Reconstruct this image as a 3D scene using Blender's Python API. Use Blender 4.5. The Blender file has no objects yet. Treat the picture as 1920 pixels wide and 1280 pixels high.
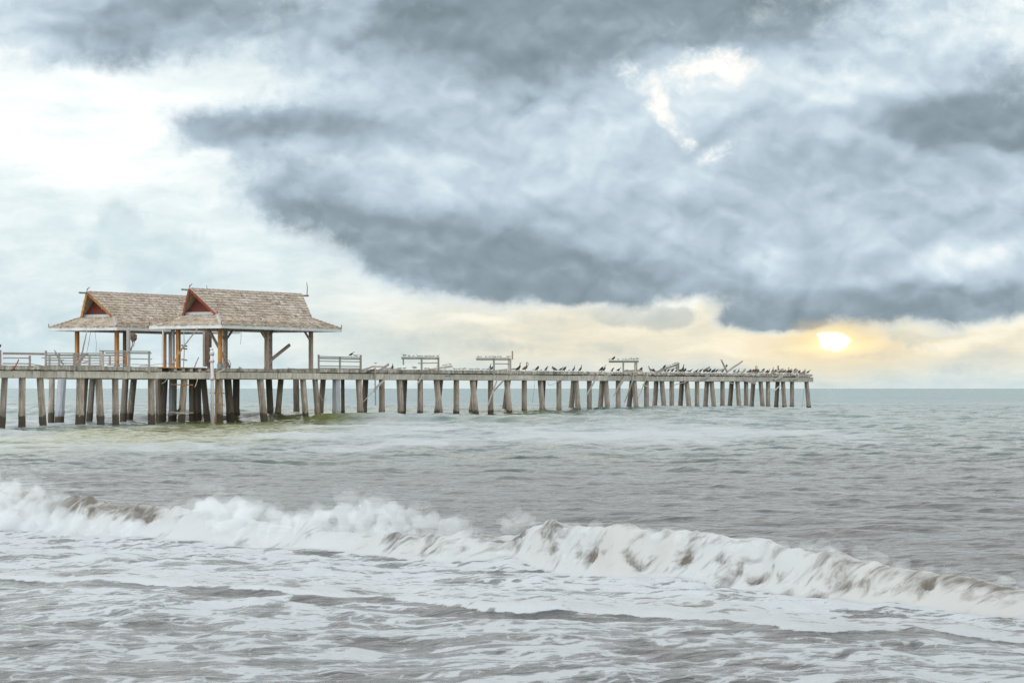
import bpy, bmesh, math, random
import numpy as np
from mathutils import Vector, Matrix
random.seed(7)
S = bpy.context.scene
COL = S.collection
PI = math.pi

# ------------------------------------------------------------------ camera
F = 5333.0            # focal length in photo pixels (100 mm on a 36 mm frame)
EYE = 2.6
HOR = 728.0
cam_d = bpy.data.cameras.new('camera')
cam_d.lens = 100.0; cam_d.sensor_width = 36.0
cam_d.shift_y = (HOR - 640.0) / 1920.0
cam_d.clip_start = 0.5; cam_d.clip_end = 90000
cam = bpy.data.objects.new('camera', cam_d); COL.objects.link(cam)
cam.location = (0, 0, EYE); cam.rotation_euler = (PI/2, 0, 0)
S.camera = cam
S.view_settings.view_transform = 'Standard'
S.view_settings.look = 'None'
S.view_settings.exposure = 0.0
S.view_settings.gamma = 1.0
S.cycles.use_denoising = True
S.cycles.max_bounces = 12
S.cycles.volume_bounces = 12
S.cycles.transparent_max_bounces = 12
S.cycles.caustics_reflective = False
S.cycles.caustics_refractive = False

# ------------------------------------------------------------------ node helper
class NT:
    def __init__(self, tree):
        self.t = tree; tree.nodes.clear()
    def n(self, typ, ins=None, **kw):
        nd = self.t.nodes.new(typ)
        for k, v in kw.items(): setattr(nd, k, v)
        if ins:
            for k, v in ins.items():
                s = nd.inputs[k]
                if hasattr(v, 'bl_idname') or hasattr(v, 'links'): self.t.links.new(v, s)
                elif hasattr(v, 'outputs'): self.t.links.new(v.outputs[0], s)
                else: s.default_value = v
        return nd
    def m(self, op, a, b=0.0, c=0.0, clamp=False):
        nd = self.t.nodes.new('ShaderNodeMath'); nd.operation = op; nd.use_clamp = clamp
        for i, v in enumerate((a, b, c)):
            if isinstance(v, (int, float)): nd.inputs[i].default_value = v
            else: self.t.links.new(v, nd.inputs[i])
        return nd.outputs[0]
    def ss(self, v, lo, hi, a=0.0, b=1.0):
        nd = self.t.nodes.new('ShaderNodeMapRange'); nd.interpolation_type = 'SMOOTHSTEP'
        self.t.links.new(v, nd.inputs[0])
        for i, x in enumerate((lo, hi, a, b)): nd.inputs[i+1].default_value = x
        return nd.outputs[0]
    def mix(self, f, a, b, mode='MIX'):
        nd = self.t.nodes.new('ShaderNodeMix'); nd.data_type = 'RGBA'; nd.blend_type = mode; nd.clamp_factor = True
        for s, v in ((nd.inputs[0], f), (nd.inputs[6], a), (nd.inputs[7], b)):
            if isinstance(v, (int, float)): s.default_value = v
            elif isinstance(v, tuple): s.default_value = v if len(v) == 4 else v + (1,)
            else: self.t.links.new(v, s)
        return nd.outputs[2]
    def ramp(self, f, stops, interp='LINEAR'):
        nd = self.t.nodes.new('ShaderNodeValToRGB'); nd.color_ramp.interpolation = interp
        el = nd.color_ramp.elements
        while len(el) < len(stops): el.new(0.5)
        for e, (p, c) in zip(el, stops):
            e.position = p; e.color = tuple(c) + (1,)
        self.t.links.new(f, nd.inputs[0])
        return nd.outputs[0]
    def noise(self, vec, scale, detail=4, rough=0.55, dist=0.0, out=0):
        nd = self.n('ShaderNodeTexNoise', {'Scale': scale, 'Detail': detail, 'Roughness': rough, 'Distortion': dist})
        if vec is not None: self.t.links.new(vec, nd.inputs['Vector'])
        return nd.outputs[out]
    def mapping(self, vec, loc=(0,0,0), rot=(0,0,0), sc=(1,1,1)):
        nd = self.t.nodes.new('ShaderNodeMapping')
        self.t.links.new(vec, nd.inputs[0])
        nd.inputs[1].default_value = loc; nd.inputs[2].default_value = rot; nd.inputs[3].default_value = sc
        return nd.outputs[0]

def lin(r, g, b):
    f = lambda c: (c/255/12.92) if c/255 <= 0.04045 else ((c/255+0.055)/1.055)**2.4
    return (f(r), f(g), f(b))

# ------------------------------------------------------------------ sky
SUN_AZ = math.atan((1560-960)/F); SUN_EL = math.atan((HOR-638)/F)
W = bpy.data.worlds.new('World'); S.world = W; W.use_nodes = True
W.cycles.sampling_method = 'MANUAL'; W.cycles.sample_map_resolution = 256
w = NT(W.node_tree)
tc = w.n('ShaderNodeTexCoord')
sep = w.n('ShaderNodeSeparateXYZ', {0: tc.outputs['Generated']})
dx, dy, dz = sep.outputs
K = F/100
az = w.m('MULTIPLY', w.m('ARCTAN2', dx, dy), K)        # azimuth and elevation of the direction, in units of 1.07 degrees
el = w.m('MULTIPLY', w.m('ARCSINE', dz), K)
q = w.n('ShaderNodeCombineXYZ', {0: az, 1: el, 2: 0.0}).outputs[0]
qs = w.mapping(q, sc=(0.62, 1.0, 1.0))
def warp(vec, scale, amp, seed, detail=3):
    nz = w.n('ShaderNodeTexNoise', {'Scale': scale, 'Detail': detail, 'Roughness': 0.6})
    w.t.links.new(w.mapping(qs, loc=(seed, seed*1.7, seed*0.3)), nz.inputs['Vector'])
    v = w.n('ShaderNodeVectorMath', {0: nz.outputs['Color'], 1: (0.5, 0.5, 0.5)}, operation='SUBTRACT').outputs[0]
    v = w.n('ShaderNodeVectorMath', {0: v, 1: (amp*1.3, amp*0.8, 0.0)}, operation='MULTIPLY').outputs[0]
    return w.n('ShaderNodeVectorMath', {0: vec, 1: v}, operation='ADD').outputs[0]
q3 = warp(warp(q, 0.7, 0.6, 31.0, 2), 2.2, 0.30, 55.0, 3)
q2 = q3
def blob(vec, x, y, rx, ry, rot=0.0, soft=True):
    """soft elliptical patch of sky centred on a direction (photo-scale coordinates x, y about the horizon)"""
    a, e = (x-960)/100, (HOR-y)/100
    nd = w.t.nodes.new('ShaderNodeMapping'); nd.vector_type = 'TEXTURE'
    w.t.links.new(vec, nd.inputs[0])
    nd.inputs[1].default_value = (a, e, 0); nd.inputs[2].default_value = (0, 0, math.radians(rot)); nd.inputs[3].default_value = (rx/100, ry/100, 1)
    g = w.n('ShaderNodeTexGradient', {0: nd.outputs[0]}, gradient_type='SPHERICAL')
    return g.outputs['Fac'] if not soft else w.ss(g.outputs['Fac'], 0.0, 0.85)
def total(vec, lst, start=0.0, soft=True):
    acc = start
    for b in lst:
        g = blob(vec, *b[:5], soft=soft)
        acc = w.m('MULTIPLY_ADD', g, b[5], acc)
    return acc
def dens(off):
    # cloud thickness: broad fractal drift plus rounded billows
    v = w.mapping(q3 if off is None else w.n('ShaderNodeVectorMath', {0: q3, 1: off}, operation='ADD').outputs[0], loc=(4, 2, 0), sc=(0.72, 1, 1))
    a = w.noise(v, 0.55, 5, 0.5, 0.0)
    b_ = w.m('ABSOLUTE', w.m('SUBTRACT', w.noise(v, 1.0, 2, 0.5), 0.5))
    c_ = w.m('ABSOLUTE', w.m('SUBTRACT', w.noise(v, 2.3, 2, 0.5), 0.5))
    return a, w.m('MULTIPLY_ADD', c_, 0.28, w.m('MULTIPLY_ADD', b_, 1.1, w.m('MULTIPLY', a, 0.55)))
fb1, D0 = dens(None)
_, D1 = dens((-0.10, 0.26, 0))
fb2 = w.noise(w.mapping(q, loc=(14, 7, 3), sc=(0.8, 1, 1)), 1.1, 5, 0.52, 0.0)
fb1c = w.m('SUBTRACT', fb1, 0.5); fb2c = w.m('SUBTRACT', fb2, 0.5)
relief = w.m('SUBTRACT', D0, D1)
fb3c = w.m('SUBTRACT', w.noise(q, 3.6, 5, 0.62, 0.4), 0.5)
# cover of the heavy cloud (positive) and its gaps (negative)
cover = total(q3, [
    (1060, 300, 820, 340, -6, 2.0), (1000, 470, 400, 130, 0, 0.8), (620, 240, 200, 70, 0, 0.6), (1700, 330, 640, 360, 0, 2.0), (1000, 20, 1400, 230, 0, 1.5), (150, 60, 430, 130, 6, 1.3), (430, 250, 230, 85, -4, 1.25), (570, 380, 260, 100, -10, 1.1),
    (760, 490, 260, 90, -12, 1.1), (1500, 560, 700, 90, 0, 1.2), (1060, 540, 330, 60, -4, 0.8), (1880, 560, 300, 80, 0, 0.7),
    (90, 290, 330, 130, 12, -1.2), (260, 440, 260, 120, -30, -1.1), (470, 570, 230, 120, -30, -1.0),

    (1290, 585, 110, 62, 0, -1.1), (1140, 600, 230, 60, 0, -0.8), (1450, 600, 130, 36, 0, 1.2), (960, 720, 1500, 130, 0, -2.2), (1900, 650, 300, 60, 8, -0.8), (335, 172, 46, 26, 0, -0.6), (400, 298, 80, 24, 10, -0.6),
], -0.25)
cover = w.m('MULTIPLY_ADD', fb1c, 1.3, cover)
cover = w.m('MULTIPLY_ADD', fb3c, 1.0, w.m('MULTIPLY_ADD', fb2c, 1.5, cover))
general = w.m('ADD', w.m('MULTIPLY', w.ss(el, 8.5, 14), 0.55), w.m('MULTIPLY', w.m('MULTIPLY', w.ss(w.m('ABSOLUTE', az), 10.2, 14), w.ss(el, 0.9, 2.6)), 0.9))       # the rest of the dome: broken overcast
cover = w.m('ADD', cover, general)
M = w.ss(cover, -0.45, 1.25)
# brightness inside the cloud
Lc = total(q3, [
    (1080, 280, 260, 120, 10, 0.20), (1500, 150, 300, 90, -12, 0.22), (1780, 90, 300, 120, 0, 0.16), (1300, 170, 150, 100, 0, 0.26), (60, 90, 200, 100, 0, 0.22),
    (1450, 480, 80, 90, 60, 0.20), (1800, 490, 200, 40, 12, 0.22), (500, 160, 260, 60, -4, 0.16), (850, 320, 230, 60, 0, 0.14), (1250, 480, 160, 50, 0, -0.08), (1560, 330, 260, 110, 0, -0.05),
], 0.60)
def deck_layer(lst, lo=-0.3, hi=0.95, nz=1.7):
    a_ = total(q3, lst, -0.40)
    return w.ss(w.m('MULTIPLY_ADD', fb2c, nz, a_), lo, hi)
for lst, k_ in (
    ([(960, 40, 330, 200, 0, 1.5), (1180, 30, 520, 140, -6, 1.2), (1420, 10, 320, 90, 0, 1.0), (760, 30, 200, 120, 30, 0.8)], -0.44),
    ([(300, 40, 360, 110, 12, 1.3), (230, 120, 130, 60, 0, 0.7), (520, 30, 240, 90, 0, 0.8)], -0.27),
    ([(1790, 240, 300, 80, -6, 1.4), (1920, 190, 240, 150, 0, 1.1)], -0.38),
    ([(620, 430, 300, 100, -12, 1.2), (900, 480, 430, 130, -6, 1.3), (1200, 540, 360, 80, 0, 1.0), (1560, 590, 520, 70, 0, 1.3), (430, 240, 210, 55, -4, 1.0), (660, 240, 230, 60, -6, 0.8), (1830, 560, 320, 60, 0, 0.9)], -0.36),
    ([(900, 560, 420, 60, -2, 1.2), (1500, 600, 420, 50, 0, 1.1), (560, 360, 200, 40, 0, 0.8), (1000, 440, 260, 40, 4, 0.7)], -0.15)):
    Lc = w.m('MULTIPLY_ADD', deck_layer(lst), k_, Lc)
Lc = w.m('MULTIPLY_ADD', fb1c, 0.40, Lc)
Lc = w.m('MULTIPLY_ADD', fb2c, 0.40, Lc)
Lc = w.m('MULTIPLY_ADD', relief, 0.72, Lc)
Lc = w.m('MULTIPLY_ADD', w.m('SUBTRACT', 1.0, M), 0.55, Lc)
ccol = w.ramp(Lc, [(0.0, lin(127,143,152)), (0.22, lin(145,161,171)), (0.45, lin(171,189,202)), (0.68, lin(197,214,226)), (0.86, lin(220,234,241)), (1.0, lin(247,252,253))])
# light behind the cloud
Lb = total(q2, [
    (150, 250, 460, 210, 0, 0.42), (1310, 140, 240, 160, 0, 0.5), (430, 470, 150, 50, -35, 0.16), (1300, 540, 110, 60, 70, 0.4), (1150, 562, 330, 22, 0, 0.30),
    (1440, 640, 200, 70, 0, 0.18), (900, 600, 90, 16, 0, 0.25), (1750, 655, 130, 22, 8, 0.26), (1850, 620, 130, 30, 10, 0.24), (60, 620, 300, 120, 0, -0.2), (700, 640, 300, 60, 0, -0.12),
], 0.60)
Lb = w.m('MULTIPLY_ADD', fb2c, 0.35, Lb)
Lb = w.m('MULTIPLY_ADD', w.m('SUBTRACT', w.noise(w.mapping(q3, sc=(0.5, 1.9, 1)), 1.1, 5, 0.6), 0.5), 1.0, Lb)
Lb = w.m('MULTIPLY_ADD', w.ss(el, 0.0, 0.9, 1.0, 0.0), -0.20, Lb)
coolb = w.ramp(Lb, [(0.0, lin(170,188,196)), (0.3, lin(202,221,226)), (0.6, lin(226,240,242)), (0.82, lin(243,252,252)), (1.0, (1.05,1.08,1.08))])
warmb = w.ramp(Lb, [(0.0, lin(186,196,196)), (0.3, lin(210,215,206)), (0.58, lin(235,229,208)), (0.8, lin(252,244,220)), (1.0, lin(255,252,238))])
warmf = w.m('MULTIPLY', w.ss(el, 1.0, 2.9, 1.0, 0.0), w.ss(az, -6.5, 1.5))
warmf = w.m('MULTIPLY', warmf, w.ss(el, 0.0, 0.75, 0.25, 1.0))
bg = w.mix(warmf, coolb, warmb)
# amber light round the sun
g1 = total(q2, [(1555, 650, 260, 90, 0, 1.0)])
bg = w.mix(w.m('MULTIPLY', g1, 0.5), bg, lin(253,226,172))
# small detached cumulus drifting in front of the bright part
c2 = total(q3, [(225, 410, 70, 60, 0, 1.3), (310, 500, 190, 120, 0, 1.2), (170, 475, 52, 40, 0, 1.2), (360, 620, 300, 120, 0, 0.8), (40, 600, 110, 120, 0, 1.3), (1156, 590, 66, 30, 0, 1.5), (1262, 594, 84, 36, 0, 1.6), (800, 640, 300, 34, 0, 0.7),
    (620, 600, 150, 24, 0, 0.6), (960, 655, 120, 22, 0, 0.8), (1130, 650, 90, 18, 0, 0.7), (1620, 668, 120, 16, 0, 0.7), (1760, 628, 60, 20, 0, 0.7), (1690, 640, 90, 34, -20, 0.9), (1390, 600, 60, 30, 0, 0.9), (1840, 690, 220, 20, 0, 0.6), (1500, 700, 200, 14, 0, 0.5), (1010, 600, 120, 22, 0, 0.7)], -0.45)
c2 = w.m('MULTIPLY_ADD', fb3c, 1.2, w.m('MULTIPLY_ADD', fb2c, 1.5, c2))
M2 = w.ss(c2, -0.25, 0.8)
c2col = w.mix(warmf, w.ramp(w.m('MULTIPLY_ADD', relief, 0.9, 0.5), [(0.2, lin(192,212,220)), (0.55, lin(214,231,236)), (0.85, lin(244,251,251))]), w.ramp(w.m('MULTIPLY_ADD', relief, 0.9, 0.5), [(0.2, lin(178,189,190)), (0.55, lin(205,208,198)), (0.85, lin(246,238,212))]))
bg = w.mix(w.m('MULTIPLY', M2, 0.85), bg, c2col)
sky = w.mix(M, bg, ccol)
# ragged opening high on the right with bare light behind it
gp = total(q3, [(1318, 135, 120, 75, 12, 1.5), (1225, 185, 46, 90, 15, 1.0), (1272, 235, 100, 44, -38, 0.95), (1352, 292, 70, 34, 30, 1.0), (1300, 268, 70, 26, -20, 0.45), (1334, 158, 44, 34, 0, -1.0), (1180, 140, 40, 60, 0, 0.7), (1420, 150, 160, 60, 0, 0.5)], -0.80)
gp = w.m('MULTIPLY_ADD', fb3c, 1.7, w.m('MULTIPLY_ADD', fb2c, 1.9, gp))
gsoft = w.m('MULTIPLY', w.ss(gp, -0.75, 0.75), w.ss(total(q, [(1310, 190, 330, 220, 0, 1.0)]), 0.05, 0.5))
sky = w.mix(gsoft, sky, w.ramp(w.ss(gp, -0.5, 0.75), [(0.0, lin(205,220,230)), (0.45, lin(232,242,245)), (0.8, lin(252,252,248)), (1.0, (1.05,1.04,1.0))]))
# cloud edges catch the light
rim = w.m('MULTIPLY', w.m('MULTIPLY', M, w.m('SUBTRACT', 1.0, M)), w.ss(el, 0.4, 2.4, 1.3, 0.35))
sky = w.mix(rim, sky, w.mix(warmf, (1.0,1.02,1.02), lin(255,248,222)))
g2 = total(q2, [(1560, 630, 105, 46, 0, 1.0)])
sky = w.mix(w.m('MULTIPLY', g2, 0.62), sky, lin(255,226,160))
g3 = total(warp(q, 3.2, 0.26, 41.0, 3), [(1562, 640, 39, 22, 0, 1.0), (1540, 628, 16, 9, 0, 0.5)], soft=False)
sky = w.mix(w.m('MULTIPLY', total(q, [(1560, 644, 70, 36, 0, 1.0), (1620, 650, 60, 16, 10, 0.4), (1500, 655, 50, 12, 0, 0.3)]), 0.8), sky, (1.25, 1.08, 0.62))
core = w.ss(g3, 0.08, 0.7)
sky = w.mix(core, sky, (4.5, 4.2, 3.3))
# high in the dome and behind the camera: overcast of uneven brightness, with the clear-sky model showing through thinly
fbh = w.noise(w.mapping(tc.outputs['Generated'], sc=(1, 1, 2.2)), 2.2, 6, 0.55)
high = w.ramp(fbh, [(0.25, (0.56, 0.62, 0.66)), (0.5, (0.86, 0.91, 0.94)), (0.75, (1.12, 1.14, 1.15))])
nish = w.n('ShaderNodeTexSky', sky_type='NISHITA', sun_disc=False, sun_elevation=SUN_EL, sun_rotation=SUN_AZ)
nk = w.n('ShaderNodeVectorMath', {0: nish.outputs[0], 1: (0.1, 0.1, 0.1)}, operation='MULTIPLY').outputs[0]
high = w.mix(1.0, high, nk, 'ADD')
side = w.m('MULTIPLY', w.ss(az, -40.0, 40.0, 1.22, 0.74), w.ss(dy, 0.3, -0.5, 0.86, 1.8))  # sky raised behind the camera and on the left, added to light near faces
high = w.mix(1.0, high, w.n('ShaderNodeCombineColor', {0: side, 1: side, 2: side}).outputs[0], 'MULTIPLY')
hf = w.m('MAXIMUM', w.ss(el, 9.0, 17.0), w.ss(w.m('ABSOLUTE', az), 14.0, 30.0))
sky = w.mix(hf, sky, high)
sky = w.mix(w.ss(el, -0.6, -0.1, 1.0, 0.0), sky, lin(150, 165, 165))
bgn = w.n('ShaderNodeBackground', {0: sky, 1: 1.0})
w.n('ShaderNodeOutputWorld', {0: bgn.outputs[0]})

sl = bpy.data.lights.new('sun', 'SUN'); sl.energy = 0.5; sl.angle = math.radians(120); sl.color = (1.0, 0.94, 0.85)
so = bpy.data.objects.new('sun', sl); COL.objects.link(so)
so.location = (30, 280, 30)
sd = Vector((math.sin(SUN_AZ)*math.cos(SUN_EL), math.cos(SUN_AZ)*math.cos(SUN_EL), math.sin(SUN_EL)))
so.rotation_euler = sd.to_track_quat('Z', 'Y').to_euler()
#@@SKYEND

# ------------------------------------------------------------------ materials
def material(name):
    m = bpy.data.materials.new(name); m.use_nodes = True
    return m, NT(m.node_tree)

def weathered(name, c1, c2, c3=None, scale=1.0, rough=0.85, streak=6.0, band=None, rand=0.25, spots=0.0, bump=0.4, grain=(1, 1, 0.12)):
    """rough weathered solid: two tones in streaks along z, grime, optional waterline growth, per-object variation"""
    m, t = material(name)
    tc = t.n('ShaderNodeTexCoord'); geo = t.n('ShaderNodeNewGeometry')
    oi = t.n('ShaderNodeObjectInfo')
    pos = geo.outputs['Position']
    n1 = t.noise(t.mapping(pos, sc=grain), streak*scale, 5, 0.6)
    n2 = t.noise(pos, 1.3*scale, 4, 0.6)
    col = t.mix(t.ss(n1, 0.35, 0.65), c1, c2)
    if c3: col = t.mix(t.ss(n2, 0.52, 0.68), col, c3)
    if spots:
        n3 = t.noise(t.mapping(pos, sc=(1, 1, 0.35)), 4.5*scale, 5, 0.7)
        col = t.mix(t.m('MULTIPLY', t.ss(n3, 0.58, 0.66), spots), col, (0.62, 0.61, 0.58))
        n4 = t.noise(t.mapping(pos, loc=(9, 4, 2), sc=(1, 1, 0.25)), 3.5*scale, 5, 0.7)
        col = t.mix(t.m('MULTIPLY', t.ss(n4, 0.56, 0.66), 0.6), col, (0.10, 0.09, 0.075))
    if rand:
        r = t.m('MULTIPLY_ADD', oi.outputs['Random'], rand*2, 1-rand)
        hs = t.n('ShaderNodeHueSaturation', {'Value': r, 'Color': col}); col = hs.outputs[0]
    if band:
        z = t.n('ShaderNodeSeparateXYZ', {0: pos}).outputs[2]
        nb = t.noise(pos, 3.0, 4, 0.6)
        zz = t.m('MULTIPLY_ADD', nb, -0.7, z)
        nb2 = t.noise(pos, 12.0, 3, 0.6)
        gcol = t.ramp(nb2, [(0.3, (0.02, 0.014, 0.009)), (0.55, (0.055, 0.038, 0.022)), (0.72, (0.17, 0.14, 0.10))])
        col = t.mix(t.ss(zz, band-0.05, band+0.05, 1, 0), col, gcol)
        col = t.mix(t.ss(zz, band-0.1, band+0.9, 0.45, 0), col, (0.10, 0.085, 0.06))
    bp = t.n('ShaderNodeBump', {'Height': n1, 'Strength': bump, 'Distance': 0.03})
    b = t.n('ShaderNodeBsdfPrincipled', {'Base Color': col, 'Roughness': rough, 'Normal': bp.outputs[0]})
    t.n('ShaderNodeOutputMaterial', {0: b.outputs[0]})
    return m

M_pile = weathered('pile_concrete', (0.31,0.245,0.19), (0.52,0.44,0.36), (0.38,0.305,0.24), band=0.36, rand=0.16, spots=0.5)
M_pile_shade = weathered('pile_concrete_shaded', (0.165,0.135,0.11), (0.26,0.215,0.175), (0.20,0.16,0.13), band=0.36, rand=0.15, spots=0.1)  # darker copy of the pile concrete, shade under the deck put into its colour
M_jacket = weathered('pile_jacket', (0.42,0.43,0.46), (0.52,0.53,0.55), None, band=0.12, rand=0.08, bump=0.1)
M_beam = weathered('beam_concrete', (0.50,0.455,0.385), (0.66,0.61,0.53), (0.50,0.44,0.35), rand=0.14, spots=0.35, streak=3, grain=(1,1,0.3))
M_slab = weathered('slab_concrete', (0.29,0.25,0.20), (0.58,0.54,0.47), (0.22,0.185,0.145), rand=0.2, spots=1.0, scale=0.55, streak=5, grain=(1,1,0.35))
M_deck = weathered('deck_top', (0.33,0.30,0.26), (0.42,0.39,0.35), (0.55,0.54,0.51), rand=0.12, spots=0.6)
M_rail = weathered('rail_grey', (0.33,0.32,0.295), (0.44,0.42,0.39), (0.36,0.31,0.28), rand=0.08, streak=8, grain=(1,1,1))
M_railp = weathered('rail_pinkish', (0.34,0.255,0.24), (0.44,0.35,0.33), (0.36,0.30,0.28), rand=0.06, grain=(1,1,1))
M_gwood = weathered('grey_timber', (0.33,0.27,0.225), (0.48,0.42,0.36), (0.38,0.32,0.27), rand=0.18, grain=(1,1,1))
M_pwood = weathered('pale_timber', (0.46,0.40,0.35), (0.58,0.53,0.48), (0.50,0.45,0.41), rand=0.12, grain=(1,1,1))
M_dwood = weathered('dark_timber', (0.10,0.07,0.05), (0.17,0.12,0.09), (0.13,0.10,0.08), rand=0.2, grain=(1,1,1))
M_owood = weathered('orange_timber', (0.42,0.18,0.05), (0.62,0.34,0.13), (0.34,0.14,0.045), rand=0.15)
M_bwood = weathered('brown_timber', (0.30,0.225,0.18), (0.43,0.345,0.29), (0.34,0.25,0.20), rand=0.12)
M_redwood = weathered('red_paint', (0.26,0.06,0.035), (0.36,0.11,0.06), None, rand=0.0, streak=4)
M_white = weathered('white_paint', (0.62,0.63,0.62), (0.72,0.73,0.72), (0.60,0.58,0.54), rand=0.0, streak=2, bump=0.1)
M_pvc = weathered('white_pipe', (0.72,0.70,0.74), (0.82,0.80,0.83), None, rand=0.0, rough=0.4, bump=0.05)
M_rust = weathered('rust', (0.36,0.13,0.03), (0.52,0.24,0.07), (0.25,0.09,0.03), rand=0.1)
M_metal = weathered('grey_metal', (0.20,0.21,0.22), (0.30,0.31,0.32), None, rand=0.1, rough=0.5)
M_wire = weathered('wire', (0.10,0.10,0.10), (0.18,0.17,0.16), None, rand=0.1)
M_greenw = weathered('algae_wood', (0.10,0.12,0.04), (0.25,0.25,0.15), (0.33,0.31,0.27), rand=0.1)

def shingle_mat():
    m, t = material('cedar_shingle')
    at = t.n('ShaderNodeAttribute', attribute_name='tone')
    geo = t.n('ShaderNodeNewGeometry')
    n1 = t.noise(geo.outputs['Position'], 0.7, 4, 0.6)
    n2 = t.noise(t.mapping(geo.outputs['Position'], sc=(1,1,0.3)), 14, 3, 0.6)
    col = t.ramp(at.outputs['Fac'], [(0.0, (0.33,0.26,0.195)), (0.35, (0.51,0.43,0.345)), (0.7, (0.63,0.55,0.455)), (1.0, (0.74,0.68,0.59))])
    col = t.mix(t.ss(n1, 0.45, 0.7), col, t.mix(0.4, col, (0.38,0.29,0.23)))
    col = t.mix(t.ss(n2, 0.45, 0.65), col, t.mix(0.35, col, (0.2,0.16,0.12)))
    b = t.n('ShaderNodeBsdfPrincipled', {'Base Color': col, 'Roughness': 0.9})
    t.n('ShaderNodeOutputMaterial', {0: b.outputs[0]})
    return m
M_shingle = shingle_mat()

def lattice_mat():
    m, t = material('gable_lattice')
    tc = t.n('ShaderNodeTexCoord')
    u = t.n('ShaderNodeSeparateXYZ', {0: tc.outputs['UV']})
    a = t.m('ADD', u.outputs[0], u.outputs[1]); b_ = t.m('SUBTRACT', u.outputs[0], u.outputs[1])
    fa = t.m('FRACT', t.m('MULTIPLY', a, 6.0)); fb = t.m('FRACT', t.m('MULTIPLY', b_, 6.0))
    g = t.m('MINIMUM', t.ss(fa, 0.25, 0.35), t.ss(fb, 0.25, 0.35))
    col = t.mix(g, (0.30,0.085,0.055), (0.07,0.022,0.018))
    b = t.n('ShaderNodeBsdfPrincipled', {'Base Color': col, 'Roughness': 0.8})
    t.n('ShaderNodeOutputMaterial', {0: b.outputs[0]})
    return m
M_lattice = lattice_mat()

def plain(name, c, rough=0.7, var=0.25, sc=9.0):
    m, t = material(name)
    tc = t.n('ShaderNodeTexCoord'); oi = t.n('ShaderNodeObjectInfo')
    n = t.noise(tc.outputs['Object'], sc, 3, 0.6)
    lo = tuple(x*(1-var) for x in c); hi = tuple(min(1, x*(1+var)) for x in c)
    col = t.mix(t.ss(n, 0.35, 0.65), lo, hi)
    hs = t.n('ShaderNodeHueSaturation', {'Value': t.m('MULTIPLY_ADD', oi.outputs['Random'], 0.5, 0.75), 'Color': col})
    b = t.n('ShaderNodeBsdfPrincipled', {'Base Color': hs.outputs[0], 'Roughness': rough})
    t.n('ShaderNodeOutputMaterial', {0: b.outputs[0]})
    return m
M_black = plain('black_feather', (0.018, 0.017, 0.018), 0.5)
M_brownf = plain('brown_feather', (0.12, 0.085, 0.06), 0.7)
M_palef = plain('pale_feather', (0.42, 0.37, 0.32), 0.7)
M_whitef = plain('white_feather', (0.72, 0.72, 0.70), 0.7, 0.08)
M_greyf = plain('grey_feather', (0.24, 0.24, 0.25), 0.7)
M_bill = plain('bill', (0.30, 0.22, 0.12), 0.5)

# ------------------------------------------------------------------ pier frame: t along the pier (seaward), w across it (away from the camera side)
O = Vector((-21.85, 213.0, 0)); U = Vector((0.503, 0.864, 0)).normalized(); V = Vector((-0.864, 0.503, 0)).normalized()
ZB, ZC, ZD = 3.31, 3.80, 4.17     # beam bottom, beam top, deck top
def P(t, w, z=0.0): return O + U*t + V*w + Vector((0, 0, z))
def T(x, w=0.0):
    """pier station t at which a vertical through offset w is seen at photo column x"""
    k = (x-960)/F; A = O + V*w
    return (k*A.y - A.x)/(U.x - k*U.y)
def Zof(y, t, w=0.0): return EYE + (HOR-y)/F*P(t, w).y
def Q(x, y, w=0.0):
    t = T(x, w); return P(t, w, Zof(y, t, w))
def px_m(x, w=0.0): return P(T(x, w), w).y/F

# ------------------------------------------------------------------ mesh helpers
def new(name, parent=None):
    o = bpy.data.objects.new(name, None); COL.objects.link(o)
    if parent: o.parent = parent
    return o
def empty(name, loc, label, cat, group=None):
    o = new(name); o.location = loc; o['label'] = label; o['category'] = cat
    if group: o['group'] = group
    o.empty_display_size = 0.2
    return o
def world_loc(o):
    v = Vector(o.location)
    while o.parent: o = o.parent; v += Vector(o.location)
    return v
def obj(name, bm, mat, parent=None, smooth=False, label=None, cat=None, group=None, kind=None):
    if isinstance(bm, bmesh.types.BMesh):
        me = bpy.data.meshes.new(name)
        if parent is None and kind is None:
            c = [v.co for v in bm.verts]
            org = Vector((sum(v.x for v in c)/len(c), sum(v.y for v in c)/len(c), min(v.z for v in c)))
        elif parent is not None: org = world_loc(parent)
        else: org = Vector((0, 0, 0))
        bm.transform(Matrix.Translation(-org))
        bmesh.ops.recalc_face_normals(bm, faces=bm.faces)
        bm.to_mesh(me); bm.free()
    else: me = bm; org = Vector((0, 0, 0))
    for mm in (mat if isinstance(mat, (list, tuple)) else [mat]): me.materials.append(mm)
    if smooth: me.polygons.foreach_set('use_smooth', [True]*len(me.polygons))
    o = bpy.data.objects.new(name, me); COL.objects.link(o)
    if parent is not None: o.parent = parent
    else: o.location = org
    for k, v in (('label', label), ('category', cat), ('group', group), ('kind', kind)):
        if v: o[k] = v
    return o
def B(): return bmesh.new()
def hexa(bm, pts, mi=0):
    vs = [bm.verts.new(p) for p in pts]
    for f in ((0,3,2,1),(4,5,6,7),(0,1,5,4),(1,2,6,5),(2,3,7,6),(3,0,4,7)):
        bm.faces.new([vs[i] for i in f]).material_index = mi
def box_tw(bm, t0, t1, w0, w1, z0, z1):
    hexa(bm, [P(t0,w0,z0),P(t1,w0,z0),P(t1,w1,z0),P(t0,w1,z0),P(t0,w0,z1),P(t1,w0,z1),P(t1,w1,z1),P(t0,w1,z1)])
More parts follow.
